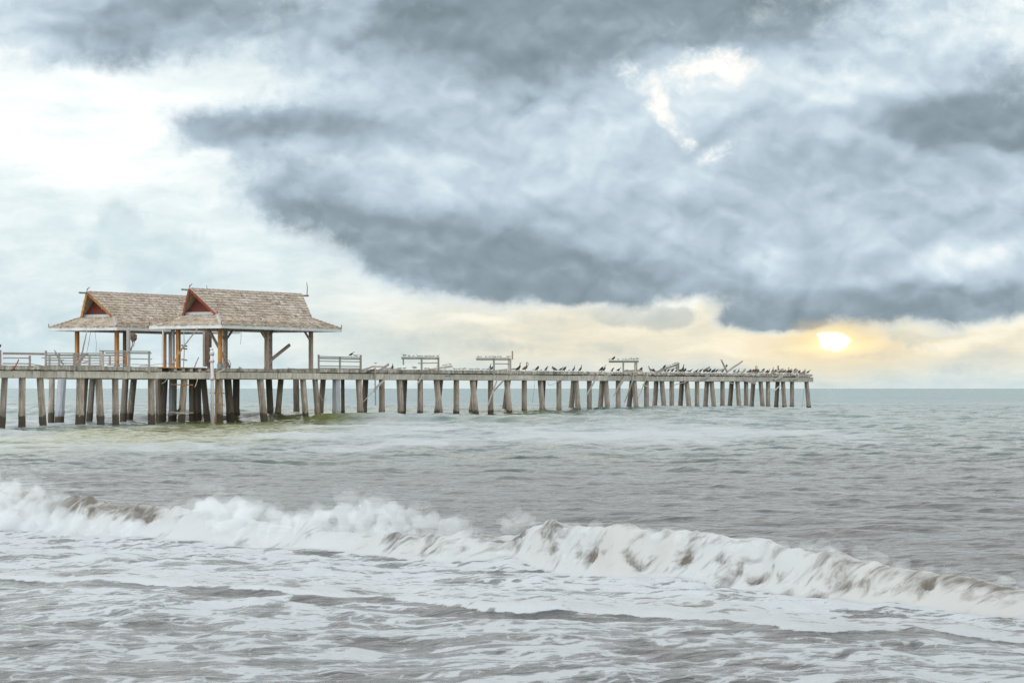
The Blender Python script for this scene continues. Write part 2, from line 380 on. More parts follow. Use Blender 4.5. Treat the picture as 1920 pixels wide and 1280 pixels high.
def bar(bm, p0, p1, a, b, side=None, n=1, jit=0.0, taper=(1, 1)):
    """board from p0 to p1, a = breadth seen from the side, b = thickness along side (default: across the pier)"""
    p0 = Vector(p0); p1 = Vector(p1); d = (p1-p0).normalized()
    s = Vector(side) if side is not None else V.copy()
    s = (s - d*s.dot(d)).normalized(); o = d.cross(s)
    prev = None
    for i in range(n+1):
        f = i/n; c = p0.lerp(p1, f); k = taper[0]*(1-f)+taper[1]*f
        if jit and 0 < i < n: c = c + o*random.uniform(-jit, jit)
        ring = [bm.verts.new(c + s*(sx*b/2) + o*(so*a/2*k) + (d*random.uniform(-1,1)*a*0.5 if (jit and i in (0,n)) else Vector())) for sx, so in ((-1,-1),(1,-1),(1,1),(-1,1))]
        if prev:
            for j in range(4): bm.faces.new((prev[j], prev[(j+1)%4], ring[(j+1)%4], ring[j]))
        else: bm.faces.new(ring[::-1])
        prev = ring
    bm.faces.new(prev)
def tube(bm, pts, radii, seg=8, cap=True, mi=0, flat=1.0):
    pts = [Vector(p) for p in pts]; prev = None; rings = []
    ref = Vector((0, 0, 1))
    for i, p in enumerate(pts):
        d = (pts[min(i+1, len(pts)-1)] - pts[max(i-1, 0)]).normalized()
        r0 = ref if abs(d.dot(ref)) < 0.95 else Vector((0, 1, 0))
        s = d.cross(r0).normalized(); u = s.cross(d)
        r = radii[i] if isinstance(radii, (list, tuple)) else radii
        ring = [bm.verts.new(p + s*math.cos(2*PI*j/seg)*r*flat + u*math.sin(2*PI*j/seg)*r) for j in range(seg)]
        if prev:
            for j in range(seg):
                bm.faces.new((prev[j], prev[(j+1)%seg], ring[(j+1)%seg], ring[j])).material_index = mi
        rings.append(ring); prev = ring
    if cap:
        bm.faces.new(rings[0][::-1]).material_index = mi; bm.faces.new(rings[-1]).material_index = mi

# ------------------------------------------------------------------ pier
pier = empty('pier', P(0, 1.9, 0), 'long storm-damaged pier on concrete piles standing in the sea', 'pier')
def pile(xt, xb, yb, w, wid=12.5, mat=None, name='pile', mode='w'):
    """one pile: column where its head meets the beam, column and row where the water cuts it"""
    mat = mat or M_pile
    t0 = T(xt, w); top = P(t0, w, ZB+0.02)
    s = px_m(xt, w)
    zb = Zof(yb, t0, w)
    # lean across the pier: keep t, find the w at the waterline
    k = (xb-960)/F; A = O + U*t0
    if mode == 'w': wb = (k*A.y - A.x)/(V.x - k*V.y); bot = P(t0, wb, zb)
    else: tb = T(xb, w); bot = P(tb, w, zb)
    d = (bot-top); d = d/abs(d.z)
    bm = B(); n = 9; h = ZB+1.2; r = wid*s/2/0.97
    sq = [(-1,-.55),(-.55,-1),(.55,-1),(1,-.55),(1,.55),(.55,1),(-.55,1),(-1,.55)]
    ang = math.atan2(U.y, U.x); prev = None
    for i in range(n*2+1):
        f = i/(n*2); z = f*h
        c = top + d*z
        g = 1.0
        if c.z < 0.95: g = 1.0 + 0.06*random.random() + 0.05
        ring = []
        for (a, b) in sq:
            k2 = r*0.74*g*random.uniform(0.985, 1.015)*(random.uniform(0.95,1.06) if c.z < 0.95 else 1)
            v = U*a*k2 + V*b*k2
            ring.append(bm.verts.new(c + v))
        if prev:
            for j in range(8): bm.faces.new((prev[j], prev[(j+1)%8], ring[(j+1)%8], ring[j]))
        else: bm.faces.new(ring)
        prev = ring
    bm.faces.new(prev[::-1])
    return obj(name, bm, mat, pier)
NW, FW = 0.3, 3.4
D, J = M_pile_shade, M_jacket
for a in [
    (9,4,798,NW,14,None), (41.7,41,799,NW,15,None), (75,81,800.5,NW,15,None), (97.5,96,786,13.6,13,None), (116.5,111,794,12.0,19,J),
    (151,149,796.5,NW,17,None), (161,155,789,3.5,12,D), (173.5,168,785,11.5,13,D), (184.7,189.4,800.5,NW,15.5,None), (216,217,792.5,NW,14,None),
    (235.5,231,785,8.0,14,D), (251,243.7,781,13.5,14,None), (283.6,284,792.5,NW,14.5,None), (297,299,786,4.6,15,D), (309,305,785,7.5,14,D),
    (324.6,323.5,781,10.5,17,J), (345.7,340,791.5,NW,15,None), (360,360.5,784,6.0,14,D), (371,371.5,783.5,8.5,14,D), (381.4,388,782.5,5.0,13,D),
    (411.6,412,792,NW,14.5,None), (427,432,782.5,4.4,16,D), (443,442.5,782.5,7.0,15,D), (487.6,494.6,779.7,NW,15,None), (504,507.5,778.5,5.5,14,D),
    (526.7,520.8,778,FW,12.5,None), (555,556,774,7.0,13,D), (568,572.6,775,NW,13,None), (590.7,595.4,772.6,NW,12,None), (606,601,772,FW,12,None),
    (630.7,630.7,774,NW,17,J), (642.5,643,776,FW,8,D),
    (672.5,676,779.7,NW,13,None), (685.6,682,779,FW,12.5,D), (716,716,779.7,NW,12.5,None), (748.7,752,778,NW,13,None), (758.7,755.5,777,FW,12,D),
    (788,788,777.5,NW,11.8,None), (818,825.6,781,NW,12.5,None), (826,818.7,779,FW,12,None), (855.6,855.6,780.6,NW,12,None), (886,892.7,783,NW,12.5,None),
    (890.6,883.7,777.5,FW,12,None), (920,920,776,NW,11.7,None), (950,955.6,776,NW,12,None), (953,946,769.5,FW,11,D), (983,983,766,NW,11.3,None),
    (1013,1017,765.6,NW,11.5,None), (1019,1016,765,FW,10.5,D), (1048,1048,765,NW,10.8,None), (1080,1083.7,765.6,NW,11.2,None), (1075.6,1071,765,FW,11,None),
    (1105,1105,760.6,NW,10.6,None), (1135.6,1139,764,NW,11,None), (1129,1125.6,762,FW,11,None), (1159,1159,767,NW,10.5,None), (1188.7,1193,766,NW,10.8,None),
    (1185,1179,765.5,FW,10.5,D), (1212,1212,767,NW,10.5,None), (1240.6,1245.6,768,NW,10.6,None), (1230.6,1227,768,FW,10.5,None), (1259.6,1259.6,768,NW,10.2,None),
    (1287,1292.5,769,NW,10.4,None), (1278.7,1275,768.5,FW,10.2,D), (1307,1307,770,NW,9.9,None), (1334,1339,765,NW,10,None), (1325.6,1322,766,FW,10,None),
    (1354.6,1354.6,765,NW,9.6,None), (1382.5,1386,765,NW,9.7,None), (1372,1368,764.5,FW,9.8,D), (1399,1399,764.4,NW,9.4,None), (1412.5,1409,764.4,FW,9.4,None),
    (1426,1430,763.8,NW,9.4,None), (1440,1440,763.8,NW,9.2,None), (1458,1455,764.7,FW,9.2,D), (1468,1471,765.3,NW,9.2,None), (1485,1485,765.4,NW,9.0,None), (1512,1517,767.5,NW,9.2,None)]:
    pile(a[0], a[1], a[2], a[3], a[4], a[5])

T0, T1 = -34.0, T(1526, -0.15)
# edge beams, in cast lengths that meet at the bents
def beam_run(name, w0, w1, xs, mat, jog=0.0):
    for i in range(len(xs)-1):
        bm = B(); ta, tb = xs[i], xs[i+1]
        dw = random.uniform(-0.02, 0.02)*jog; dz = random.uniform(-0.012, 0.012)*jog
        n = max(1, int((tb-ta)/1.5))
        for k in range(1):
            box_tw(bm, ta+0.008, tb-0.008, w0+dw, w1+dw, ZB+dz, ZC+dz)
        bmesh.ops.bevel(bm, geom=bm.edges[:], offset=0.02, segments=1, affect='EDGES')
        obj(name, bm, mat, pier)
ends = [T0, T(74), T(104), T(182), T(212), T(302), T(336), T(410), T(520), T(598), T(652), T(700), T(776), T(840), T(894), T(945), T(1004), T(1062), T(1135), T(1212), T(1262), T(1330), T(1382), T(1440), T1]
beam_run('edge_beam', -0.12, 0.42, ends, M_beam, 1.0)
beam_run('edge_beam', 3.3, 3.8, [T0, -2.0, 15.2, 45, 75, T1], M_beam, 1.0)
beam_run('edge_beam', 7.2, 7.7, [-2.0, 15.2], M_beam); beam_run('edge_beam', 11.0, 11.5, [-2.0, 15.2], M_beam); beam_run('edge_beam', 14.9, 15.4, [-2.0, 15.2], M_beam)
# cross heads
for x in (9,75,151,217,284,345,411,487,557,600,631,672,716,752,788,822,855,890,920,952,983,1016,1048,1078,1105,1133,1159,1187,1212,1236,1260,1284,1307,1330,1354,1378,1399,1419,1440,1463,1485,1508):
    t = T(x); bm = B(); w1 = 15.4 if -2 < t < 15 else 4.0
    box_tw(bm, t-0.24, t+0.24, 0.43, w1, ZB+0.01, ZC-0.03)
    obj('cap_beam', bm, M_beam, pier)
# deck slabs
def slab(x0, x1, w0=-0.22, w1=4.1, z0=ZC+0.052, z1=ZD, mat=None, rag=0.0):
    t0, t1 = T(x0), T(x1); bm = B()
    n = max(2, int((t1-t0)/0.35)); prev = None
    for i in range(n+1):
        t = t0+(t1-t0)*i/n; dz = random.uniform(-rag, rag*0.25); db = random.uniform(-rag*0.1, rag*0.7); dw = random.uniform(-rag, rag)*0.5
        ring = [bm.verts.new(P(t, w0+dw, z0+db)), bm.verts.new(P(t, w1, z0)), bm.verts.new(P(t, w1, z1)), bm.verts.new(P(t, w0+dw, z1+dz))]
        if prev:
            for j in range(4): bm.faces.new((prev[j], prev[(j+1)%4], ring[(j+1)%4], ring[j]))
        else: bm.faces.new(ring[::-1])
        prev = ring
    bm.faces.new(prev)
    return obj('deck_slab', bm, mat or M_slab, pier)
bm = B(); box_tw(bm, T0, T1-0.3, 0.15, 3.9, ZC-0.02, ZC+0.05); obj('gap_shade', bm, M_dwood, pier)  # dark sheet added between beam and slabs, standing in for the shadow line
xs = [-30, 16, 69, 92, 139, 187, 210, 238, 292]
for a, b in zip(xs, xs[1:]): slab(a+0.25, b-0.25, rag=0.05)
for a, b in ((397,437),(437,462),(462,480),(480,524),(524,560),(560,597)): slab(a+0.2, b-0.2, w0=0.02, z1=ZD-0.08, rag=0.02)
xs = [597, 640, 668, 716, 745, 785, 822, 857, 884, 924, 968, 1008, 1048, 1068, 1091]
for i, (a, b) in enumerate(zip(xs, xs[1:])): slab(a+0.15, b-0.15, rag=0.05)
for a, b in ((1092.5,1103),(1109,1115),(1127,1131),(1140,1165),(1165,1190),(1200.5,1203),(1205,1208),(1216,1240),(1240,1262),(1262,1291),(1293,1311),(1312,1335),(1342,1365),(1366,1392),(1397,1424),(1426,1440),(1448,1470),(1470,1496),(1498,1520)):
    slab(a, b, rag=0.12, z1=ZD-random.uniform(-0.02, 0.04))
bm = B(); box_tw(bm, T(292), T(396.5), 0.52, 0.6, ZC+0.055, ZD-0.1); obj('cavity_shade', bm, M_dwood, pier)  # dark board added behind the joist ends to imitate shade in the cavity
bm = B(); box_tw(bm, -2.0, 15.4, 4.12, 15.6, ZC+0.012, ZD-0.02); obj('platform_slab', bm, M_slab, pier, label='wide platform deck behind the narrow walkway')
bm = B(); box_tw(bm, T(292), T(396.5), 0.5, 4.1, ZD-0.09, ZD-0.01); box_tw(bm, T(292), T(396.5), -0.12, 0.49, ZD-0.085, ZD-0.05); obj('decking', bm, M_bwood, pier)
for x in (297,301,329,344,359,375,391):
    bm = B(); t = T(x, -0.05); box_tw(bm, t-0.17, t+0.17, -0.05, 0.5, ZC+0.055, ZD-0.11); obj('joist', bm, M_pwood, pier)
bm = B()
for x in (337, 383): 
    t = T(x, -0.06); box_tw(bm, t-0.3, t+0.2, -0.08, 0.3, ZC+0.01, ZC+0.09)
obj('bracket', bm, M_pwood, pier)

# ------------------------------------------------------------------ railings (each a thing)
def railing(label, posts, rails, w=-0.24, mat=None, th=0.06, mats=None):
    x0 = min(p[0] for p in posts); t = T(x0, w)
    r = empty('railing', P(t, w, Zof(max(p[2] for p in posts), t, w)), label, 'railing', 'broken railings along the pier')
    for p in posts:
        x, ya, yb, wd = p[:4]; mm = p[4] if len(p) > 4 else mat or M_rail
        s = px_m(x, w); bm = B(); tt = T(x, w); hw = wd*s/2/(1.0 if wd < 6 else 1.05)
        th2 = 0.07 if wd < 6 else 0.30
        hw = hw/0.58 if wd >= 6 else hw/0.62
        ww = w if wd < 6 else w+0.12
        hw = min(hw, 0.5) if wd >= 6 else hw
        if wd < 6: box_tw(bm, tt-hw, tt+hw, ww-th2/2, ww+th2/2, Zof(yb, tt, w), Zof(ya, tt, w))
        else:
            k = wd*s/2/1.367
            box_tw(bm, tt-k, tt+k, ww-k, ww+k, Zof(yb, tt, w), Zof(ya, tt, w))
        bmesh.ops.bevel(bm, geom=bm.edges[:], offset=0.012, segments=1, affect='EDGES')
        obj('post', bm, mm, r)
    for q_ in rails:
        xa, ya, xb, yb, wd = q_[:5]; mm = q_[5] if len(q_) > 5 else mat or M_rail
        dw = q_[6] if len(q_) > 6 else 0.075
        bm = B(); bar(bm, Q(xa, ya, w+dw), Q(xb, yb, w+dw), wd*px_m(xa, w), th, n=6, jit=0.006)
        obj('rail', bm, mm, r)
    return r
railing('pinkish brown railing section at the far left end of the pier', [(2,656,690,7,M_railp),(56,666.5,685,3.2,M_railp)],
        [(5,662.5,84,663.5,4.2,M_railp),(6,671,55,671,2.2,M_railp),(6,681.3,58,681.8,2.2,M_railp),(58,682,81,686,1.2,M_railp),(-20,662.5,0,662.5,4.2,M_railp)], w=0.1, mat=M_railp)
railing('grey many-railed railing left of the square box post', [(86,657,694,3.6),(111,661,686,2.6),(139,661,695,3.2),(164,661,668,2.6)],
        [(88,662,188,662.5,2.0,M_rail,-0.06),(86,665.8,188,666,3.0),(78,670.5,188,671,1.9),(87,674.8,120,675,1.9),(152,676,188,676,1.8),(86,680.8,188,681,1.8),(88,685.2,188,685.5,2.6)])
railing('grey railing with a square box post, nearest the pavilions', [(193.3,656.5,694,9.4,M_pwood),(241,658,696.5,4.2),(279.5,659,698.5,3.2)],
        [(186,657.5,282,659,2.2,M_rail,-0.08),(198,661.6,284,662.2,2.6),(244,672.5,285,673,1.8),(200,683.5,240,684,1.8),(247,683,279,683.5,1.4)])
railing('weathered red-brown railing along the far side of the left walkway', [(93,667,685,3),(150,667,685,3),(168,667,685,3),(206,667,685,3,M_railp),(236,664,686,3.4,M_owood)],
        [(88,666,238,666.5,3,M_railp),(88,671.5,240,672,1.6),(88,676,240,676,1.6),(88,681,240,681,1.6)], w=3.7, mat=M_gwood)
railing('four-rail grey railing just right of the pavilions', [(597.5,664.5,693,3.0),(637.5,669,694,3.0),(676.3,665.5,694.5,3.2,M_bwood)],
        [(598,668.3,676,670,2.0,M_rail,-0.06),(598,671.5,676,673,2.6),(598,676.7,675,678,1.9),(598,686,675,687,2.0),(598,689.8,675,690.8,1.6)])
railing('broken grey railing with a stub hanging from its left end', [(756.3,671.5,684,2.4),(790.5,670,698,3.2),(822,669,699,3.0,M_bwood)],
        [(753,669.8,823,670,1.8,M_rail,-0.06),(753,672,823,672.5,2.4),(784,681,822,680,1.8)])
railing('broken grey railing ending in a pale box post with a splintered tip', [(926,672,702,3.2),(957.5,671.5,702,7.2,M_pwood),(960.7,658,674,2.2,M_gwood)],
        [(893,671.8,955,671.5,1.8,M_rail,-0.06),(893,674,955,674,2.4),(926,682,955,682,1.8)])
railing('broken greenish railing with a box post on its right, farther out', [(1168.5,677,701,3.2),(1194,676,704,6.6,M_gwood)],
        [(1142,676.6,1197,676.4,1.8,M_rail,-0.06),(1142,678.6,1197,678.5,2.2),], mat=M_rail)
railing('collapsed railing slanting up to a leaning post', [(1269,682,694,4.2,M_gwood),(1272.5,681,696,2.0,M_gwood)],
        [(1226,698,1274,681,1.9,M_gwood),(1224,700,1273,683.5,1.6,M_gwood),(1256,693,1271,688,1.4,M_gwood)])

# ------------------------------------------------------------------ loose timber
def board(label, x0, y0, x1, y1, wd, mat=None, w=-0.3, w1=None, th=0.05, taper=(1,1), cat='board', name='broken_board', group='broken boards on the pier', jit=0.012, n=6):
    bm = B(); s = px_m((x0+x1)/2, w)
    bar(bm, Q(x0, y0, w), Q(x1, y1, w if w1 is None else w1), wd*s, th, n=n, jit=jit, taper=taper)
    return obj(name, bm, mat or M_pwood, label=label, cat=cat, group=group)
board('long plank hanging upright beside the sea from the debris heap', 703, 688, 704.3, 759, 3.4, M_gwood, taper=(1,0.7))
board('splintered pale board hanging diagonally down left of the heap', 731, 702, 702, 730, 5.0, M_pwood, taper=(0.5,1.1))
board('thin splinter dangling below the pale diagonal board', 702, 731, 681, 753, 1.5, M_pwood, taper=(1,0.4))
board('second pale splinter beside the diagonal board', 726, 704, 701.5, 734, 2.4, M_pwood, w=-0.2)
board('short board stub hanging under the stub railing', 793, 702, 783.5, 718.5, 3.4, M_pwood)
board('thin board lying along the beam right of the stub railing', 835, 705, 851, 702, 1.4, M_metal, w=-0.16)
board('long pale plank slanting down under the splintered box post', 935, 704, 915, 759, 3.6, M_pwood, taper=(0.8,1))
board('brown prop board slanting from beam to the long pale plank', 944, 713, 926, 733, 2.8, M_gwood)
board('white offcut lying on the beam past the splintered box post', 971, 711, 986, 707, 1.6, M_white, w=-0.16)
board('thin pale batten slanting across the beam in mid pier', 1061, 704, 1044, 715.5, 1.6, M_pwood, w=-0.17)
board('pale plank slanting down toward the water before the greenish railing', 1121, 703, 1101, 739, 4.0, M_pwood, taper=(0.9,1))
board('broad pale sheet hanging below the greenish railing', 1173, 706, 1160, 725, 6.0, M_pwood, taper=(0.7,1.2))
board('narrow torn strip under the broad pale sheet', 1160, 724, 1150, 743, 3.8, M_pwood, taper=(1.3,0.25))
board('long thin plank hanging under the right box post, upper half', 1190, 690, 1184.5, 722, 2.4, M_pwood)
board('wider plank leaning at the piles under the right box post', 1185, 717, 1171, 754, 4.2, M_gwood, taper=(1,0.4))
board('slender plank slanting down left of the collapsed railing', 1214, 703, 1196, 748, 3.2, M_pwood, taper=(1,0.35))
board('tiny pale stick crossing the slender slanting plank', 1205, 720.5, 1217, 726, 1.4, M_white)
board('splintered stick standing up left of the collapsed railing', 1220, 697, 1216, 686.5, 2.6, M_gwood, w=0.1)
board('thin stick under the beam beneath the collapsed railing', 1265, 721, 1286, 716, 1.3, M_pwood)
board('dark mossy board tucked under the beam near the pier end', 1395, 712.5, 1417, 718.5, 4.0, M_gwood, w=-0.2)
board('small white stick under the crossed boards', 1368.5, 717, 1377, 719.5, 1.8, M_pwood)
board('white stick hanging below the birds near the pier end', 1463, 722.5, 1449.5, 734, 2.2, M_white)
board('bent pale strip lying on the beam close to the pier end', 1482, 712.5, 1497, 706.5, 2.6, M_pwood, w=-0.26)
board('pale board heaped on deck near the last piles', 1452, 712, 1468, 704, 4.2, M_pwood, w=-0.25)
board('big pale board lying over the beam below the dozing cormorants', 1302, 714.5, 1330, 705, 5.5, M_pwood, w=-0.26, taper=(0.4,1.0))
board('upright dark board of the crossed pair near the pier end', 1364, 699, 1353, 676, 5.0, M_bwood, w=0.6, taper=(1.2,0.7))
board('slanting pale board of the crossed pair near the pier end', 1365, 695.5, 1392, 677, 4.2, M_pwood, w=1.0, taper=(1.1,0.7))
board('grey board lying on deck left of the crossed pair', 1318, 695, 1331, 688.5, 4.2, M_gwood, w=1.0)
board('brown beam leaning up between the right pavilion posts', 505, 677, 543, 646.5, 5.2, M_bwood, w=1.9, th=0.15, jit=0)
board('broken end of a brown beam at the foot of the middle post', 496, 690, 507, 680, 4.6, M_gwood, w=1.0)
board('short grey board tipping over the deck edge under the right pavilion', 448, 688.5, 460, 696.5, 3.6, M_pwood, w=-0.2)
board('pale board slanting across the beam by the white standpipe', 399, 703, 421, 691.5, 2.8, M_pwood, w=-0.4)
board('long orange board leaning against the left post of the right pavilion', 320, 690, 342, 652, 2.8, M_owood, w=-0.1, jit=0)
board('thin dark bough reaching from the orange board to the eave', 340, 655, 371, 615, 2.2, M_bwood, w=0.3)
board('dark brace running diagonally behind the corner post', 393, 620, 431, 689, 4.6, M_bwood, w=0.9, th=0.12, jit=0)
board('thin dark stick standing on deck between the pavilion posts', 364.5, 688, 372.3, 669.5, 1.6, M_metal, w=1.0)
board('grey board leaning under the left pavilion', 153.5, 664, 163, 620, 3.0, M_rail, w=12.0, taper=(1.3,0.5))
board('red-brown stick poking up from the left beam', 25.5, 693, 35, 674.5, 1.9, M_redwood, w=-0.25)
board('thin dark stick leaning through the left railing', 101.5, 656.5, 106, 662, 1.4, M_metal, w=0.6)
board('pinkish slat fallen through the left railing', 104, 662, 119, 683, 2.6, M_railp, w=0.4)
board('wide pale board propped behind the left railing', 144, 684, 160, 663, 7.5, M_railp, w=0.8)
board('thin loose board behind the middle of the left railing', 148, 682, 168, 677, 1.6, M_gwood, w=0.9)
for i, a in enumerate([
    ('low brown board sloping up at the left of the debris heap', 676, 694.5, 701, 686.5, 2.6, M_gwood),
    ('upper splintered board of the debris heap', 709, 696, 729, 683, 5.0, M_gwood),
    ('flat board lying across the top of the debris heap', 700, 686.8, 718, 687.4, 2.6, M_pwood),
    ('dark board wedged low in the debris heap', 688, 697.5, 702, 692.5, 3.2, M_dwood),
    ('long pale board sliding off the right of the debris heap', 716, 689.5, 752, 692.8, 2.2, M_pwood),
    ('thin pale board along the deck before the stub railing', 745, 693, 782, 695, 1.6, M_gwood),
    ('pale broken board pointing down inside the debris heap', 709, 697, 737, 688, 2.0, M_pwood)]):
    board(a[0], *a[1:6], a[6], w=-0.05-0.07*i if i % 2 else 0.5+0.1*i)
board('pale beam with roosting gulls lying through the stub railing', 792, 694.5, 846, 686.5, 5.0, M_pwood, w=0.5, th=0.15, taper=(0.35,1.0))
board('long grey board lying on deck behind the splintered box post', 921, 695, 972, 691, 3.2, M_gwood, w=1.5, taper=(0.4,1))
board('grey board on deck behind the right box post', 1170, 695.5, 1205, 694.5, 3.4, M_gwood, w=0.9)
board('thin grey plank on the deck under the pavilion right edge', 540, 690.5, 575, 693, 1.8, M_gwood, w=-0.02)
board('red-brown plank edge along the open joists', 297, 688.5, 345, 689.5, 1.4, M_owood, w=-0.15)
board('curled brown plank on the deck beside the last left railing post', 250, 690, 296, 688, 2.0, M_bwood, w=-0.1, jit=0.04)

def rope(name, label, pts, r, mat, w=-0.3, cat='cable', group=None):
    bm = B(); tube(bm, [Q(x, y, w) for x, y in pts], r, 5)
    return obj(name, bm, mat, label=label, cat=cat, smooth=True, group=group)
G = 'loose cables on the pier'
rope('hanging_cable', 'pale cable curling down from the open joists', [(374,697),(371,706),(369.5,714),(367,722),(365,726)], 0.035, M_pwood, cat='cable', group=G)
rope('hanging_cable', 'thin cable dropping from the open joists to the left', [(318,696),(314,704),(313,710),(309,716),(303,719)], 0.02, M_pwood, group=G)
rope('hanging_cable', 'dark cable looped on deck beside the right pavilion brace', [(424,674),(430,676),(433,683),(430,689),(427,684)], 0.025, M_wire, w=0.5, group=G)
rope('hanging_cable', 'frayed cable hanging between two piles right of the pavilions', [(585,700),(590,712),(597,735),(603,748),(608,751),(612,747)], 0.03, M_pwood, group=G)
rope('hanging_cable', 'thin line hanging below the mid pier into the sea', [(1003,715),(1001,735),(998,755)], 0.012, M_wire, group=G)
rope('hanging_cable', 'thin bent wire dangling under the middle deck', [(1027,716),(1029,722),(1038,720),(1046,715)], 0.018, M_pwood, group=G)
rope('hanging_cable', 'faint line hanging from the eave of the left pavilion', [(178,622),(181,645),(180,660)], 0.012, M_wire, w=12, group=G)
rope('hanging_cable', 'slack grey wire hanging beside the leaning grey board', [(170,622),(166,645),(162,664)], 0.018, M_wire, w=12, group=G)
rope('hanging_cable', 'thin wire hanging from the eave above the right pavilion deck', [(452,622),(452,634),(451,645)], 0.015, M_wire, w=3, group=G)
rope('hanging_cable', 'long thin wire lying over the deck between railing and joists', [(262,686),(285,684),(310,681),(330,682)], 0.016, M_wire, w=-0.1, group=G)
rope('hanging_cable', 'thin wire slanting off the pier end pile', [(1508,722),(1506,745),(1504,764)], 0.012, M_wire, group=G)

# debris ball caught in the left pavilion
bm = B(); bmesh.ops.create_icosphere(bm, subdivisions=3, radius=0.27)
c0 = Q(250, 632, 9.0)
for v in bm.verts:
    k = 1 + 0.35*math.sin(v.co.x*23+v.co.z*11)*math.sin(v.co.y*19) + random.uniform(-.12, .12)
    v.co = c0 + Vector((v.co.x*k, v.co.y*k, v.co.z*k*1.15))
tube(bm, [Q(249,640,9), Q(248,648,9), Q(245,656,9)], [0.05,0.04,0.07], 5); tube(bm, [Q(253,636,9), Q(250,650,9)], 0.03, 5)
obj('hanging_debris', bm, M_dwood, label='dark tangled debris caught up against a left pavilion post', cat='debris')

for i, (x, y, dxx, dyy, wd) in enumerate([(1236,696,9,-3,3),(1300,697,8,1,3),(1347,695,10,-2.5,3.4),(1374,697,9,1.5,2.6),(1390,698,7,-4,2.6),(1408,697,12,2,3),(1424,698,9,-3,2.6),(1446,699,10,-3.5,3.2),(1456,697,12,-6,2.6),(1474,699,9,2,3),(1486,698,10,-3,2.6),(1500,699,9,1,3)]):
    nm = ['first','second','third','fourth','fifth','sixth','seventh','eighth','ninth','tenth','eleventh','twelfth'][i]
    board(nm + ' small deck scrap from the left, among the birds beyond the collapsed railing', x, y, x+dxx, y+dyy, wd, random.choice((M_gwood, M_pwood, M_bwood)), w=random.choice((-0.1, 0.4, 0.9)), th=0.12, n=3)
# white standpipe, rusty pipe, pile clamps
sp = empty('standpipe', Q(397.5, 792, -0.75), 'white plastic standpipe rising from the sea beside the corner post', 'pipe')
bm = B(); tube(bm, [Q(398.5,797,-0.75), Q(398,704,-0.75), Q(397.2,676,-0.75), Q(397,655,-0.75)], 0.125, 12); obj('pipe', bm, M_pvc, sp, True)
for y0, y1, r in ((659.5,666,0.18),(674.5,679,0.19),(707,712,0.2)):
    bm = B(); tube(bm, [Q(397.3,y0,-0.75), Q(397.3,y1,-0.75)], r, 12); obj('coupling', bm, M_jacket, sp, True)
bm = B(); tube(bm, [Q(396.8,651.5,-0.75), Q(396.8,656,-0.75)], 0.13, 12); obj('cap', bm, M_pvc, sp, True)
rp = empty('rusty_pipe', Q(405.5, 792, -0.5), 'rusty orange pipe clamped to the pile beside the standpipe', 'pipe')
bm = B(); tube(bm, [Q(405,797,-0.5), Q(404.6,760,-0.5), Q(404.3,704,-0.5), Q(403,696,-0.5)], 0.05, 8); obj('pipe', bm, M_rust, rp, True)
for y in (736.5, 758):
    bm = B(); bar(bm, Q(394,y,-0.42), Q(421,y+0.4,-0.42), 0.075, 0.06); obj('clamp', bm, M_rust, rp)
cl = empty('pile_clamp', Q(341, 773, -0.3), 'rusty clamp frame of two crossbars round a leaning pile', 'clamp')
for y in (721, 773):
    bm = B(); bar(bm, Q(320,y-0.5,-0.35), Q(362,y+0.5,-0.35), 0.08, 0.08); obj('crossbar', bm, M_rust if y < 740 else M_gwood, cl)
bm = B(); bar(bm, Q(331,774.5,-0.45), Q(346,775,-0.45), 0.07, 0.3); obj('perch_plate', bm, M_gwood, cl)
bm = B()
for x in (322.5, 360): tube(bm, [Q(x,721,-0.3), Q(x,777,-0.3)], 0.012, 5)
obj('rod', bm, M_wire, cl)
rg = empty('rung_pole', Q(345, 688, 1.4), 'thin grey pole carrying three short crossboards on the pavilion deck', 'pole')
bm = B(); tube(bm, [Q(344,690,1.4), Q(345.5,660,1.4), Q(344.8,620,1.4)], 0.03, 6); obj('pole', bm, M_metal, rg, True)
for y in (648, 653.2, 674.2):
    bm = B(); bar(bm, Q(340,y-0.8,1.3), Q(351,y+1,1.3), 0.10, 0.03); obj('crossboard', bm, M_dwood if y < 660 else M_railp, rg)

